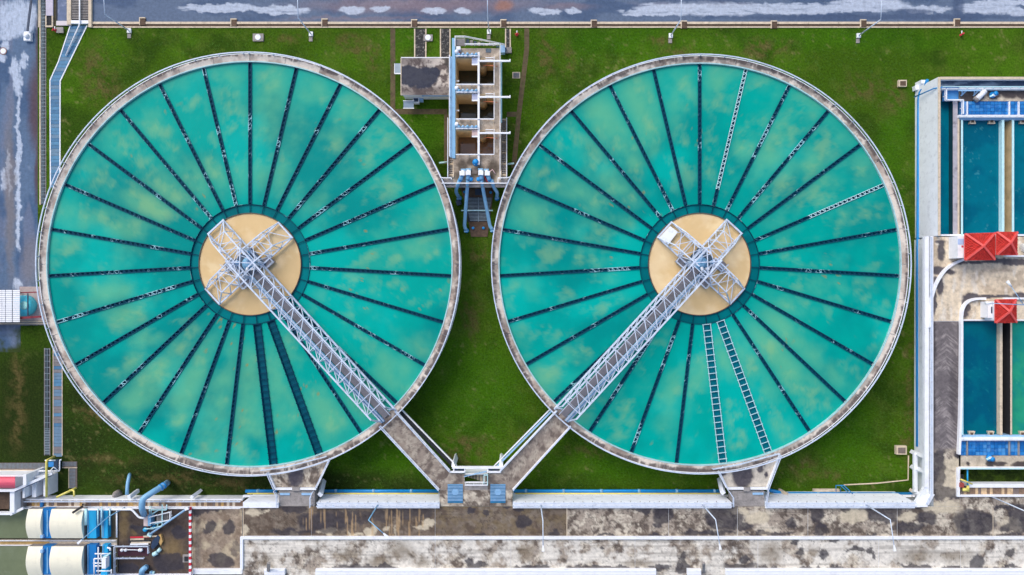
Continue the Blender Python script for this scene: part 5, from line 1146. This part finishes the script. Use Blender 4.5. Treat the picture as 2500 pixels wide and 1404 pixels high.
# curved parapets
def curved(name, label, pts, wpx, h):
    t = thing(name, label, 'parapet', W(*pts[0], ZD)); P = [Vector(p) for p in pts]; Q = []
    for i in range(len(P)-1):
        p0, p1, p2, p3 = P[max(i-1, 0)], P[i], P[i+1], P[min(i+2, len(P)-1)]
        for k in range(6):
            s = k/6; Q.append(.5*((2*p1)+(p2-p0)*s+(2*p0-5*p1+4*p2-p3)*s*s+(3*p1-p0-3*p2+p3)*s**3))
    Q.append(P[-1]); L, R = [], []
    for i, q in enumerate(Q):
        d_ = (Q[min(i+1, len(Q)-1)]-Q[max(i-1, 0)]).normalized(); nn = Vector((-d_.y, d_.x))*wpx/2; L.append(q+nn); R.append(q-nn)
    m = MB()
    for i in range(len(Q)-1):
        a = [W(p.x, p.y, ZD+h) for p in (L[i], L[i+1], R[i+1], R[i])]
        m.quadbox([(p.x, p.y, ZD-.05) for p in a] + [(p.x, p.y, ZD+h) for p in a])
    m.build('kerb_wall', WHITE, t)
curved('curved_parapet', 'white curved parapet sweeping round the outer bend of the deck road', [(2356, 633), (2330, 644), (2307, 662), (2289, 690), (2278, 720), (2274, 745), (2272, 790), (2272, 800)], 5.5, .5)
curved('curved_parapet', 'white curved parapet round the inner bend beside the lower filter', [(2408, 729), (2384, 730), (2366, 736), (2354, 750), (2349, 775), (2349, 830), (2347, 1000), (2343, 1110)], 5.5, .5)
t = thing('parapet', 'straight white parapet beside the single red roofed hut', 'parapet', W(2480, 729, 5)); rect('wall', 2454, 726.5, 2900, 731, ZD-.02, ZD+.5, WHITE, t)
t = thing('parapet', 'straight white parapet below the pair of red roofed huts', 'parapet', W(2470, 625, 5)); rect('wall', 2456, 623, 2900, 627, ZD-.02, ZD+.5, WHITE, t)
# huts with hipped tile roofs
def hut(corners, apex, label, ez=7.6, az=8.5):
    cs = [W(x, y, ez) for x, y in corners]; ap = W(apex[0], apex[1], az)
    t = thing('red_roofed_hut', label, 'hut', Vector((ap.x, ap.y, ZD)), 'red roofed huts')
    c = sum(cs, Vector())/4; inset = [c + (p-c)*.82 for p in cs]
    MB().prism(inset, ZD, ez-.02).build('wall', WHITE, t)
    m = MB(); b = len(m.v); m.v += [tuple(p) for p in cs] + [tuple(ap)] + [(p.x, p.y, p.z-.12) for p in cs]
    for i in range(4): j = (i+1) % 4; m.f += [(i, j, 4), (5+i, 5+j, j, i)]
    m.f.append((5, 6, 7, 8)); m.build('roof_deck', RIDGE, t)
    tl = MB()
    for i in range(4):
        A, B = cs[i], cs[(i+1) % 4]; rows = 9; nrm = (B-A).cross(ap-A).normalized(); nrm = nrm if nrm.z > 0 else -nrm
        for r_ in range(rows):
            s0, s1 = r_/rows, (r_+1.12)/rows; s1 = min(s1, .995); a0, b0 = A.lerp(ap, s0), B.lerp(ap, s0); a1, b1 = A.lerp(ap, s1), B.lerp(ap, s1)
            wdt = (b0-a0).length; nn = max(1, int(wdt/.34))
            for k in range(nn):
                f0, f1 = (k+.04)/nn, (k+.96)/nn
                q = [a0.lerp(b0, f0), a0.lerp(b0, f1), a1.lerp(b1, f1), a1.lerp(b1, f0)]; lo, hi = nrm*.07, nrm*.02; jz = nrm*random.uniform(0, .025); mid0 = (q[0]+q[1])/2+nrm*.12+jz; mid1 = (q[2]+q[3])/2+nrm*.07+jz
                b = len(tl.v); tl.v += [tuple(q[0]+lo), tuple(mid0), tuple(q[1]+lo), tuple(q[2]+hi), tuple(mid1), tuple(q[3]+hi), tuple(q[0]), tuple(q[1])]
                tl.f += [(b, b+1, b+4, b+5), (b+1, b+2, b+3, b+4), (b+6, b+7, b+2, b+1), (b+6, b+1, b)]
    tag(tl.build('roof_tiles', TILE, t), kind='stuff')
    for p in cs: beam('hip_ridge', p+Vector((0, 0, .1)), ap+Vector((0, 0, .12)), .26, .16, RIDGE, t)
    for i in range(4): beam('eave_board', cs[i]+Vector((0, 0, -.04)), cs[(i+1) % 4]+Vector((0, 0, -.04)), .12, .18, RIDGE, t)
    p = (cs[0]+cs[3])/2; MB().box(p.x+.55, p.y-.5, ZD, p.x+.62, p.y+.5, ZD+2).build('door', WHITEW, t)
hut([(2356, 571), (2428, 569), (2428, 634), (2356, 635)], (2400, 601), 'larger red tiled hipped roof hut beside the upper filter basin')
hut([(2433.5, 567), (2483, 567), (2482, 622), (2433.5, 622)], (2467, 592), 'smaller red tiled hut touching the larger one near the right edge', 7.9, 8.8)
hut([(2430, 732), (2480, 731), (2481, 787), (2430, 788)], (2464, 761), 'lone red tiled hut over the lower filter basin')
t = thing('porch', 'white porch slab with small red mark beside the larger red roofed hut', 'porch', W(2346, 600, 5)); rect('slab', 2338, 576, 2357, 630, 5, 7.0, WHITE, t); rect('glass_panel', 2339, 583, 2356, 597, 7.005, 7.05, paint('pale_glass', srgb(170, 196, 232), .3, .1), t); rect('red_plate', 2348, 599.5, 2352, 604, 7.005, 7.06, RED, t)
t = thing('porch', 'white porch slab with grey window beside the lone red roofed hut', 'porch', W(2420, 757, 5)); rect('slab', 2412, 737, 2430, 776, 5, 6.6, WHITE, t); rect('window', 2420, 749, 2427, 765, 6.605, 6.65, DKSTEEL, t)
t = thing('round_tank', 'white round topped tank beside the smaller red roofed hut', 'tank', W(2499, 604, 5)); MB().lathe(W(2499, 604, 5), [(.62, 0), (.62, 1.6), (.5, 1.8), (.1, 1.9)], 24).build('shell', WHITE, t, True)
t = thing('street_lamp', 'double armed pale lamp standing beside the lone red roofed hut', 'street lamp', W(2440, 745, 5)); p = W(2436, 742, 5); tp = p+Vector((0, 0, 5.0)); 
MB().tube([p, tp], .07, 8).build('pole', STEELB, t, True)
for dx, dy, z in ((-1.9, 2.4, .4), (-4.4, .2, .4)):
    e = tp+Vector((dx, dy, z)); o = MB().tube([tp, e], .05, 6).build('arm', STEELB, t, True); MB().tube([e, e+Vector((dx, dy, 0)).normalized()*.9], [.1, .22], 8).build('lamp_head', WHITEW, o, True)

# ------------------------------------------------------------------ left edge: sheet roof shelter and cyan tank
sh2 = thing('sheet_roof_shelter', 'low shelter roofed with white corrugated sheets at the left edge', 'shelter', W(20, 748, 0))
for i in range(17):
    y = 708 + i*4.65
    for x0, x1 in ((-60, 4), (4.6, 12.6), (14, 29), (31, 48)): rect('roof_sheet', x0, y, x1, y+3.9, 2.3, 2.36+.03*(i % 2), WHITE, sh2)
for x in (3, 13.3, 30): pb('purlin', (x, 707, 2.2), (x, 787, 2.2), .16, .14, DKSTEEL, sh2)
for x in (0, 44): pb('post', (x, 712, 0), (x, 712, 2.2), .15, .15, RED, sh2); pb('post', (x, 782, 0), (x, 782, 2.2), .15, .15, RED, sh2)
pb('red_beam', (44, 715, 1.9), (94, 713, 1.9), .16, .2, paint('dark_red_steel', srgb(128, 34, 48), .6), sh2); pb('red_beam', (44, 777, 1.9), (100, 773, 1.9), .3, .25, bpy.data.materials['dark_red_steel'], sh2); pb('red_beam', (68, 716, 2.5), (68, 772, 2.5), .12, .14, DKSTEEL, sh2)
ct = thing('storage_tank', 'round cyan storage tank tucked beside the white sheet roof', 'tank', W(66, 746, 0))
MB().lathe(W(66, 746, 0), [(1.5, 0), (1.5, 1.2), (1.42, 1.45), (.9, 1.7), (.35, 1.8), (.3, 1.95)], 36).build('shell', paint('cyan_tank_plastic', srgb(80, 214, 238), .4, .08, 1.0), ct, True)
MB().lathe(W(58, 746, 1.75), [(.6, -.2), (.6, .0), (.5, .06)], 24).build('lid', paint('pale_green_lid', srgb(150, 214, 210), .45), ct, True)
t = thing('concrete_drain', 'grey ribbed drain strip running under the sheet roof shelter to the tank', 'drain', W(50, 789, 0)); 
for k in range(4): rect('rib', -200, 784+k*2.6, 118, 785.8+k*2.6, 0, .2, GREY if k % 2 else BEIGE, t)
tag(rect('yard_slab', 48, 700, 112, 783, -.05, .02, paint('yard_concrete', srgb(176, 160, 158), .85, .2, 1.0, srgb(110, 90, 90), .5, .8)), 'pinkish concrete slab under the cyan tank', kind='structure')

# ------------------------------------------------------------------ lower left: channels, covers, basins, pipework
ZL = 1.6; ZY = 1.7
tl = thing('covered_channel', 'long white walled channel topped with beige cover plates at lower left', 'channel', W(300, 1225, 0))
rect('north_wall', 57, 1218, 592, 1222, -.1, ZL+.25, WHITE, tl); rect('bed', 34, 1222.3, 592, 1236, 0, ZL-.1, BROWN, tl); rect('south_kerb', 34, 1237, 592, 1240.5, 0, ZL+.3, WHITE, tl)
x = 36.0; i = 0
while x < 590:
    if not 97 < x < 104: rect('cover_plate', x, 1222.8, x+6.4, 1236.4, ZL-.09, ZL+.02+random.uniform(0, .03), PLATES[2] if random.random() < .38 else random.choice(PLATES), tl)
    x += 6.9
rect('blue_gate', 97.5, 1222.5, 103.8, 1238, ZL, ZL+.4, BLUED, tl); rail_into(tl, [W(57, 1222.5, ZL+.2), W(590, 1222.5, ZL+.2)], .55, STEEL, 1.1); rail_into(tl, [W(40, 1239, ZL+.3), W(590, 1239, ZL+.3)], .5, WHITE, 1.1, mids=())
pk = thing('pink_roof', 'pink barrel roofed shed with white frame at the left edge', 'shed', W(20, 1180, 0))
m = MB(); P0 = []
for k in range(9):
    a = math.pi*k/8; y = 1178 + 14*math.cos(a); z = 4.0 + .9*math.sin(a); P0.append((y, z))
for (y0, z0), (y1, z1) in zip(P0, P0[1:]):
    a, b_, c_, d_ = W(-80, y0, z0), W(37, y0, z0), W(37, y1, z1), W(-80, y1, z1); bi = len(m.v); m.v += [tuple(a), tuple(b_), tuple(c_), tuple(d_)]; m.f.append((bi, bi+1, bi+2, bi+3))
m.build('barrel_roof', PINK, pk); rect('shed_wall', -80, 1166, 34, 1192, 0, 3.95, WHITE, pk)
rect('frame_beam', -80, 1160, 57, 1163.5, 3.6, 4.0, WHITE, pk); rect('frame_beam', -80, 1194.5, 36, 1201, 3.6, 4.2, WHITE, pk); rect('frame_column', 56, 1158, 64, 1185, 0, 4.2, WHITE, pk); rect('frame_column', 24, 1201.2, 35, 1252, 0, 3.8, WHITE, pk); rect('frame_column', 55, 1185.2, 60, 1216, 0, 3.6, WHITE, pk); rect('frame_beam', -80, 1252.2, 30, 1257.5, 3, 3.8, WHITE, pk)
pb('kerb_return', (26, 1256, 3.5), (58, 1240, 3.2), .35, .4, WHITE, pk); poly('mud_floor', [(-80, 1203), (22, 1203), (22, 1251), (-80, 1251)], 0, 2.2, BROWN, pk); rect('floor_grid', 36, 1201, 55, 1240, 0, 2.5, GREY, pk); rect('side_floor', 64.3, 1163, 110, 1214, 0, .6, GREY, pk)
for q in ((64, 1163.6, 110, 1166), (78, 1170, 88, 1214), (106, 1165, 113, 1212)): rect('side_wall', *q, 0, 2.6, WHITE, pk)
rail_into(pk, [W(38, 1168, 3), W(55, 1162, 3)], .7, WHITE, .8); rail_into(pk, [W(36, 1190, 3), W(56, 1183, 3)], .7, WHITE, .8)
t = thing('sloping_gantry', 'white sloping pipe gantry running up from the pink shed to the blue path', 'gantry', W(80, 1185, 2)); pb('beam', (34, 1198, 4.2), (128, 1156, 2.6), .45, .35, WHITEW, t); pb('pipe_line', (36, 1201, 4.3), (130, 1159, 2.7), .12, .12, DKSTEEL, t)
t = thing('yellow_pipe', 'tall yellow pipe rising straight beside the pink shed', 'pipe', W(113, 1170, 1)); pipe('pipe_run', [(113.5, 1214, 3.2), (113.5, 1124, 3.0), (134, 1114, 1.2)], .15, YELL, t)
t = thing('gate_frame', 'white tubular gate frame with blue plate at the foot of the blue path', 'gate', W(130, 1135, 1))
rect('blue_plate', 118, 1128, 133, 1140, .1, .5, PANELB[1], t); rect('pump', 131, 1124, 141, 1148, .1, .9, DKSTEEL, t)
pipe('frame_bar', [(110, 1124, 1.8), (135, 1124, 1.8)], .1, WHITE, t, 6); pipe('frame_bar', [(150, 1122, 1.8), (146, 1124, 1.8), (145.5, 1150, 1.8), (93, 1150, 1.8), (93, 1164, 1.8)], .1, WHITE, t, 6); pipe('frame_bar', [(124, 1148, 1.9), (131, 1140, 2.1), (141, 1149, 1.9)], .08, WHITE, t, 6)
gw = thing('grated_walk', 'grey grated ground walk running left and right from the gate frame', 'walkway', W(60, 1140, 0))
for (x0, y0, x1, y1, hz) in ((-80, 1130, 112, 1147, True), (152, 1127, 188, 1141, True), (167, 1141.2, 188, 1192, False)):
    rect('bed', x0, y0, x1, y1, 0, .04, PLATES[4], gw); m = MB()
    if hz:
        for x in np.arange(x0+1, x1-1, 3.2): m.beam(W(x, y0+1, .07), W(x, y1-3, .07), .07, .04)
    else:
        for y in np.arange(y0+1, y1-1, 3.4): m.beam(W(x0+1, y, .07), W(x1-4, y, .07), .08, .04)
    tag(m.build('grate_bars', GRATE, gw), kind='stuff'); rect('edge', x0, y1+.2 if hz else y0, x1 if hz else x0+1.4, y1+2 if hz else y1, 0, .12, BEIGE, gw)
t = thing('yellow_pipe', 'short yellow elbow pipe beside the end of the grated walk', 'pipe', W(170, 1200, 1)); pipe('pipe_run', [(138, 1214, 2.8), (168, 1200, 2.2), (186, 1191, 1.2)], .16, YELL, t); pipe('pipe_run', [(170, 1197, 2.2), (181, 1197, 2.2), (181, 1212, 2.6)], .13, YELL, t)
t = thing('blue_pipe', 'small pale blue elbow pipe standing on the lawn near the lower wall', 'pipe', W(312, 1175, 0)); pipe('pipe_run', [(317, 1158, .4), (315, 1163, 1.4), (311, 1185, 2.0), (310, 1208, 2.4)], .24, BLUEL, t, 12)
t = thing('blue_pipe', 'thick blue pipe arching from the lawn over the plate covered channel', 'pipe', W(380, 1200, 0)); pipe('pipe_run', [(409, 1178, .3), (403, 1183, 2.2), (366, 1206, 4.2), (348, 1218, 4.6), (346, 1240, 4.6), (352, 1258, 2.4)], .42, BLUEL, t, 14)
for a, b_ in (((394, 1189, 2.7), (391, 1191, 2.85)), ((400, 1185, 2.35), (398, 1186.5, 2.5))): pipe('flange', [a, b_], .5, BLUE, t, 14, False)
t = thing('concrete_stub', 'small conical concrete stub beside the lower wall', 'stub', W(290, 1203, 0)); MB().lathe(W(290, 1204, 0), [(.55, 0), (.5, .8), (.2, 1.4), (.05, 1.5)], 14).build('cone', GREY, t, True)
for x in (325, 478): t = thing('buttress', 'slanted pale strut behind the covered channel, ' + ('beside the blue arch pipe' if x < 400 else 'right of the blue arch pipe'), 'buttress', W(x, 1200, 0)); pb('strut', (x+12, 1198, .3), (x-10, 1214, 2.8), .4, .5, WHITEW, t)
# flocculation lanes: water, vault covers, blue covers
for j, (y0, y1) in enumerate(((1243, 1314), (1334, 1404))):
    ln = ['upper', 'lower'][j]
    basin(-100, y0, 74, y1 if j == 0 else 1440, 2.2, (112, 122, 94), (120, 130, 104), (130, 136, 112), 'olive green water in the %s lane at the left edge' % ln, 1200+j)
    lane = thing('lane_wall', 'beige concrete lane wall below the %s water lane' % ln, 'wall', W(150, y1, 0))
    if j == 0: rect('wall', -100, 1317, 285, 1330, 0, ZL+.1, PLATES[1], lane); rect('stain_plate', 0, 1319, 120, 1328, ZL+.101, ZL+.13, PLATES[3], lane); rect('rail_kerb', -100, 1331, 285, 1333, 0, ZL+.2, WHITEW, lane); rail_into(lane, [W(-60, 1318, ZL+.1), W(285, 1318, ZL+.1)], .4, WHITE, 1.1)
    else: rect('wall', -100, 1402, 470, 1412, 0, ZL+.4, WHITE, lane)
    for (x0, x1, lb) in ((69, 104, 'narrow'), (126, 204, 'wide')):
        vc = thing('vault_cover', '%s cream vaulted cover over the %s lane' % (lb, ln), 'cover', W((x0+x1)/2, (y0+y1)/2, 3), 'cream vaulted lane covers'); nseg = 3 if lb == 'narrow' else 7; ye = y1 if j == 0 else y1+1
        for s in range(nseg):                                   # sheets with lapped seams
            xa, xb = x0+(x1-x0)*s/nseg, x0+(x1-x0)*(s+1)/nseg; m = MB(); prof = []
            for k in range(13): u_ = k/12; prof.append((y0+(ye-y0)*u_, 2.9 + .55*math.sin(math.pi*u_)))
            yw = [(W(0, y, 2.9).y, z + .012*(s % 2)) for y, z in prof]; xa_, xb_ = W(xa, 0, 2.9).x, W(xb, 0, 2.9).x + .03
            for (ya, za), (yb, zb_) in zip(yw, yw[1:]):
                bi = len(m.v); m.v += [(xa_, ya, za), (xb_, ya, za), (xb_, yb, zb_), (xa_, yb, zb_), (xa_, ya, 2.87), (xb_, ya, 2.87), (xb_, yb, 2.87), (xa_, yb, 2.87)]
                for q in ((0, 3, 2, 1), (4, 5, 6, 7), (0, 1, 5, 4), (2, 3, 7, 6), (1, 2, 6, 5), (3, 0, 4, 7)): m.f.append(tuple(bi+k for k in q))
            m.build('cover_sheet', CREAM, vc)
        rect('lane_base', x0, y0, x1, ye, 0, 2.86, GREY, vc)
    bc = thing('blue_cover', 'deep blue flat cover strip between the cream covers of the %s lane' % ln, 'cover', W(114, (y0+y1)/2, 3)); rect('plate', 102.5, y0-.5, 128, y1 if j == 0 else y1-2.2, 0, 2.85, BLUED, bc); rect('centre_rib', 114, y0+3, 116.6, y1-4, 2.851, 2.95, BLUEL, bc); rect('hinge_box', 98, y1-7 if j == 0 else y0+8, 104, y1 if j == 0 else y0+16, 2.9, 3.3, STEELB, bc)
    for (x0, x1, mt, lb) in (((213, 235, SKYB, 'wide bright cyan'), (250, 263, SKYB, 'narrow bright cyan'))):
        ba = thing('cyan_cover', '%s cover strip at the right end of the %s lane' % (lb, ln), 'cover', W((x0+x1)/2, y0+30, 3)); yy0 = y0+3 if j == 0 else y0-4; rect('plate', x0, yy0, x1, y1 if j == 0 else 1401.5, 0, 2.5, mt if j == 0 else (BLUED if x0 < 240 else mt), ba); rect('edge_rib', x0+1, yy0+2, x0+2.4, y1-3, 2.501, 2.6, BLUEL, ba)
    pr = thing('pipe_rack', 'white and pale pipe rack between the cyan covers of the %s lane' % ln, 'pipe rack', W(245, (y0+y1)/2, 3))
    if j == 0:
        for x in (208, 211, 239, 247, 268): pipe('pipe_run', [(x, 1242, 4.0), (x, 1282, 4.0)], .1, PALE if x != 247 else BLUEL, pr, 6)
        pipe('pipe_run', [(248.5, 1236, 4.2), (248.5, 1312, 3.6)], .07, PALE, pr, 6); pipe('pipe_run', [(285, 1242, 3.6), (285, 1312, 3.6)], .12, WHITE, pr, 6); pipe('pipe_run', [(200, 1244, 3.8), (322, 1244, 3.8), (340, 1264, 3.8), (352, 1265, 3.8)], .14, WHITE, pr, 8); rect('tray', 237, 1246, 245, 1282, 2.9, 3.2, DKSTEEL, pr)
    else:
        for a, b_ in (((232, 1352), (270, 1352)), ((230, 1364), (252, 1364)), ((228, 1375), (250, 1375)), ((232, 1382), (250, 1382)), ((240, 1336), (240, 1400)), ((230, 1364), (230, 1404)), ((247, 1350), (247, 1370)), ((236, 1394), (272, 1394)), ((272, 1390), (272, 1404))): pipe('pipe_run', [(*a, 3.9), (*b_, 3.9)], .1, WHITE, pr, 6)
        pipe('bend', [(262, 1337, 4.2), (270, 1339, 4.2), (269, 1344, 4.2)], .12, WHITE, pr, 6); pipe('bend', [(270, 1350, 4.0), (262, 1356, 3.8), (250, 1360, 3.6)], .12, PALE, pr, 6); rect('pump_box', 248, 1363, 258, 1388, 3.4, 4.3, WHITEW, pr); rect('pump_motor', 246, 1391, 262, 1404, 3.4, 3.9, SKYB, pr)
rect('floor', 204, 1242, 288, 1600, 0, 1.65, paint('dirty_floor', srgb(92, 84, 66), .9, .3, 1.0, srgb(50, 46, 42), .6, .8), bpy.data.objects['lane_wall'])
# pump skid, stairs and sump
pu = thing('pump_skid', 'pale blue dosing pump skid with pink cover box under the blue arch pipe', 'pump', W(360, 1275, ZY)); rect('tank_box', 361, 1259, 368, 1284, ZY, ZY+1.1, BLUEL, pu); rect('cover_box', 350.5, 1260, 360.6, 1284.5, ZY, ZY+1.0, paint('dusty_pink_box', srgb(206, 188, 184), .6, .15), pu)
for pts in ([(365, 1236, 2.3), (365, 1258, 2.3)], [(369, 1236, 2.3), (369, 1258, 2.3)], [(368, 1245, 2.6), (407, 1245, 2.6), (407, 1232, 2.6)], [(396, 1232, 2.6), (396, 1284, 2.6), (372, 1290, 2.4)], [(368, 1281, 2.3), (410, 1272, 2.3)], [(368, 1288, 2.1), (385, 1290, 2.1), (385, 1275, 2.3)], [(352, 1291, 2.0), (376, 1291, 2.0)], [(370, 1256, 2.5), (386, 1246, 2.5)]): pipe('pipe_run', pts, .09, PALE, pu, 6)
for x, y in ((356, 1292), (378, 1286)): MB().lathe(W(x, y, ZY), [(.3, 0), (.3, .3), (.12, .4)], 10).build('valve', SKYB, pu, True)
s3 = thing('steel_stair', 'pale railed steel stair beside the dosing pump skid', 'staircase', W(400, 1262, ZY))
for k in range(9): pb('tread', (384+k*4.2, 1256-k*.6, ZY+.9-.1*k), (384+k*4.2, 1272-k*.8, ZY+.9-.1*k), .16, .05, GREY, s3)
rail_into(s3, [W(370, 1259, ZY+.6), W(420, 1247, ZY+.3)], .7, WHITE, .8); rail_into(s3, [W(372, 1274, ZY+.6), W(420, 1266, ZY+.3), W(421, 1245, ZY+.3)], .7, WHITE, .8)
t = thing('loading_arm', 'long pale loading arm pole slanting across the dark deck', 'arm', W(420, 1275, ZY)); pipe('arm', [(365, 1305, ZY+.5), (456, 1242, ZY+1.4)], .14, STEELB, t, 8); pb('head', (452, 1243, ZY+1.4), (461, 1240, ZY+1.4), .4, .3, WHITE, t); pb('foot', (361, 1303, ZY+.3), (370, 1308, ZY+.3), .4, .3, PALE, t)
lamp((307, 1238), 4.5, (-3.4, -3.0), 'pale slanted lamp over the cyan covers', 'street lamps at lower left', ZL, BLUEL, False)
t = thing('dark_lamp', 'short dark floodlight arm over the wide cream cover', 'floodlight', W(205, 1232, ZL)); pb('post', (202, 1232, ZL), (202, 1232, ZL+1.6), .2, .2, MATTBLK, t); pb('head', (202, 1236, ZL+1.6), (177, 1252, ZL+2.0), .3, .2, MATTBLK, t)
ps = thing('sump', 'dark red floored sump with valves and pale rails at lower left', 'sump', W(330, 1345, ZY)); rect('floor', 288, 1333, 362, 1357, ZY, ZY+.06, paint('dark_red_floor', srgb(64, 28, 42), .6, .3), ps)
for a, b_ in (((284, 1331), (366, 1331)), ((284, 1360), (356, 1360)), ((284, 1331), (284, 1404)), ((366, 1331), (366, 1348))): rail_into(ps, [W(*a, ZY), W(*b_, ZY)], .6, STEEL, 1.0)
pipe('valve_bar', [(300, 1342, ZY+.5), (345, 1343, ZY+.5)], .07, WHITE, ps, 6)
for x in (299, 308, 342, 346): MB().lathe(W(x, 1342, ZY+.3), [(.22, 0), (.22, .25), (.08, .3)], 12).build('hand_wheel', WHITE, ps, True)
t = thing('timber_stack', 'stack of weathered planks and pallet slats above the sump', 'planks', W(350, 1320, ZY))
for k, (x0, x1, y, m_) in enumerate(((318, 365, 1312, RED), (318, 352, 1317, BEIGE), (317, 366, 1321, DARK), (320, 368, 1325, BEIGE), (318, 362, 1329, WHITE), (350, 384, 1310, BEIGE))): pb('plank', (x0, y, ZY+.1+.03*k), (x1, y-1, ZY+.1+.03*k), .22, .08, m_, t)
t = thing('folded_tarp', 'dark folded tarpaulin with brown flap beside the planks', 'tarpaulin', W(382, 1318, ZY)); poly('tarp', [(368, 1335), (372, 1320), (385, 1306), (390, 1312), (385, 1330), (372, 1342)], ZY, ZY+.5, DKSTEEL, t); poly('flap', [(387, 1306), (393, 1306), (397, 1322), (392, 1332), (386, 1322)], ZY, ZY+.4, PLATES[3], t)
t = thing('small_pump', 'pale blue small pump beside the dark tarpaulin', 'pump', W(380, 1350, ZY)); pipe('casing', [(374, 1354, ZY+.3), (384, 1349, ZY+.3)], .3, PALE, t, 10, False); pipe('motor', [(386, 1346, ZY+.3), (392, 1340, ZY+.3)], .26, PALE, t, 10, False)
t = thing('blue_pipe', 'pale blue bent pipe rising at the bottom edge of the dark deck', 'pipe', W(348, 1395, ZY)); pipe('pipe_run', [(345, 1406, ZY+.3), (347, 1392, ZY+1.0), (355, 1386, ZY+.8), (357, 1384, ZY)], .38, BLUEL, t, 12)
t = thing('small_fitting', 'small pale blue fitting on the deck at the bottom edge', 'fitting', W(372, 1398, ZY)); pb('fitting', (366, 1397, ZY+.2), (377, 1398, ZY+.2), .3, .3, PALE, t); pb('cap', (370, 1394, ZY+.3), (370, 1400, ZY+.3), .2, .3, BLUEL, t)
t = thing('drain_pot', 'pale square drain pot on the dark deck beside the striped barrier', 'drain', W(455, 1365, ZY)); rect('rim', 446, 1354, 462, 1373, ZY, ZY+.1, GREY, t); rect('grate', 450, 1359, 460, 1371, ZY+.101, ZY+.13, DARK, t)
br = thing('striped_barrier', 'long red and white striped barrier pole standing across the lower left deck', 'barrier', W(465, 1320, ZY))
y = 1238; k = 0
while y < 1404:
    pb('band', (464.5, y, ZY+1.0), (464.5+.4, y+7.4, ZY+1.0), .3, .3, RED if k % 2 == 0 else WHITE, br); y += 7.5; k += 1
for y in (1242, 1320, 1400): pb('post', (464.5, y, ZY), (464.5, y, ZY+.9), .14, .14, WHITE, br)
t = thing('parapet', 'white parapet wall closing the lower edge of the left yard', 'parapet', W(530, 1395, ZY)); rect('wall', 470, 1390, 590, 1402, 0, ZY+.5, WHITE, t); rect('coping', 470, 1391.5, 590, 1394, ZY+.501, ZY+.56, WHITEW, t)
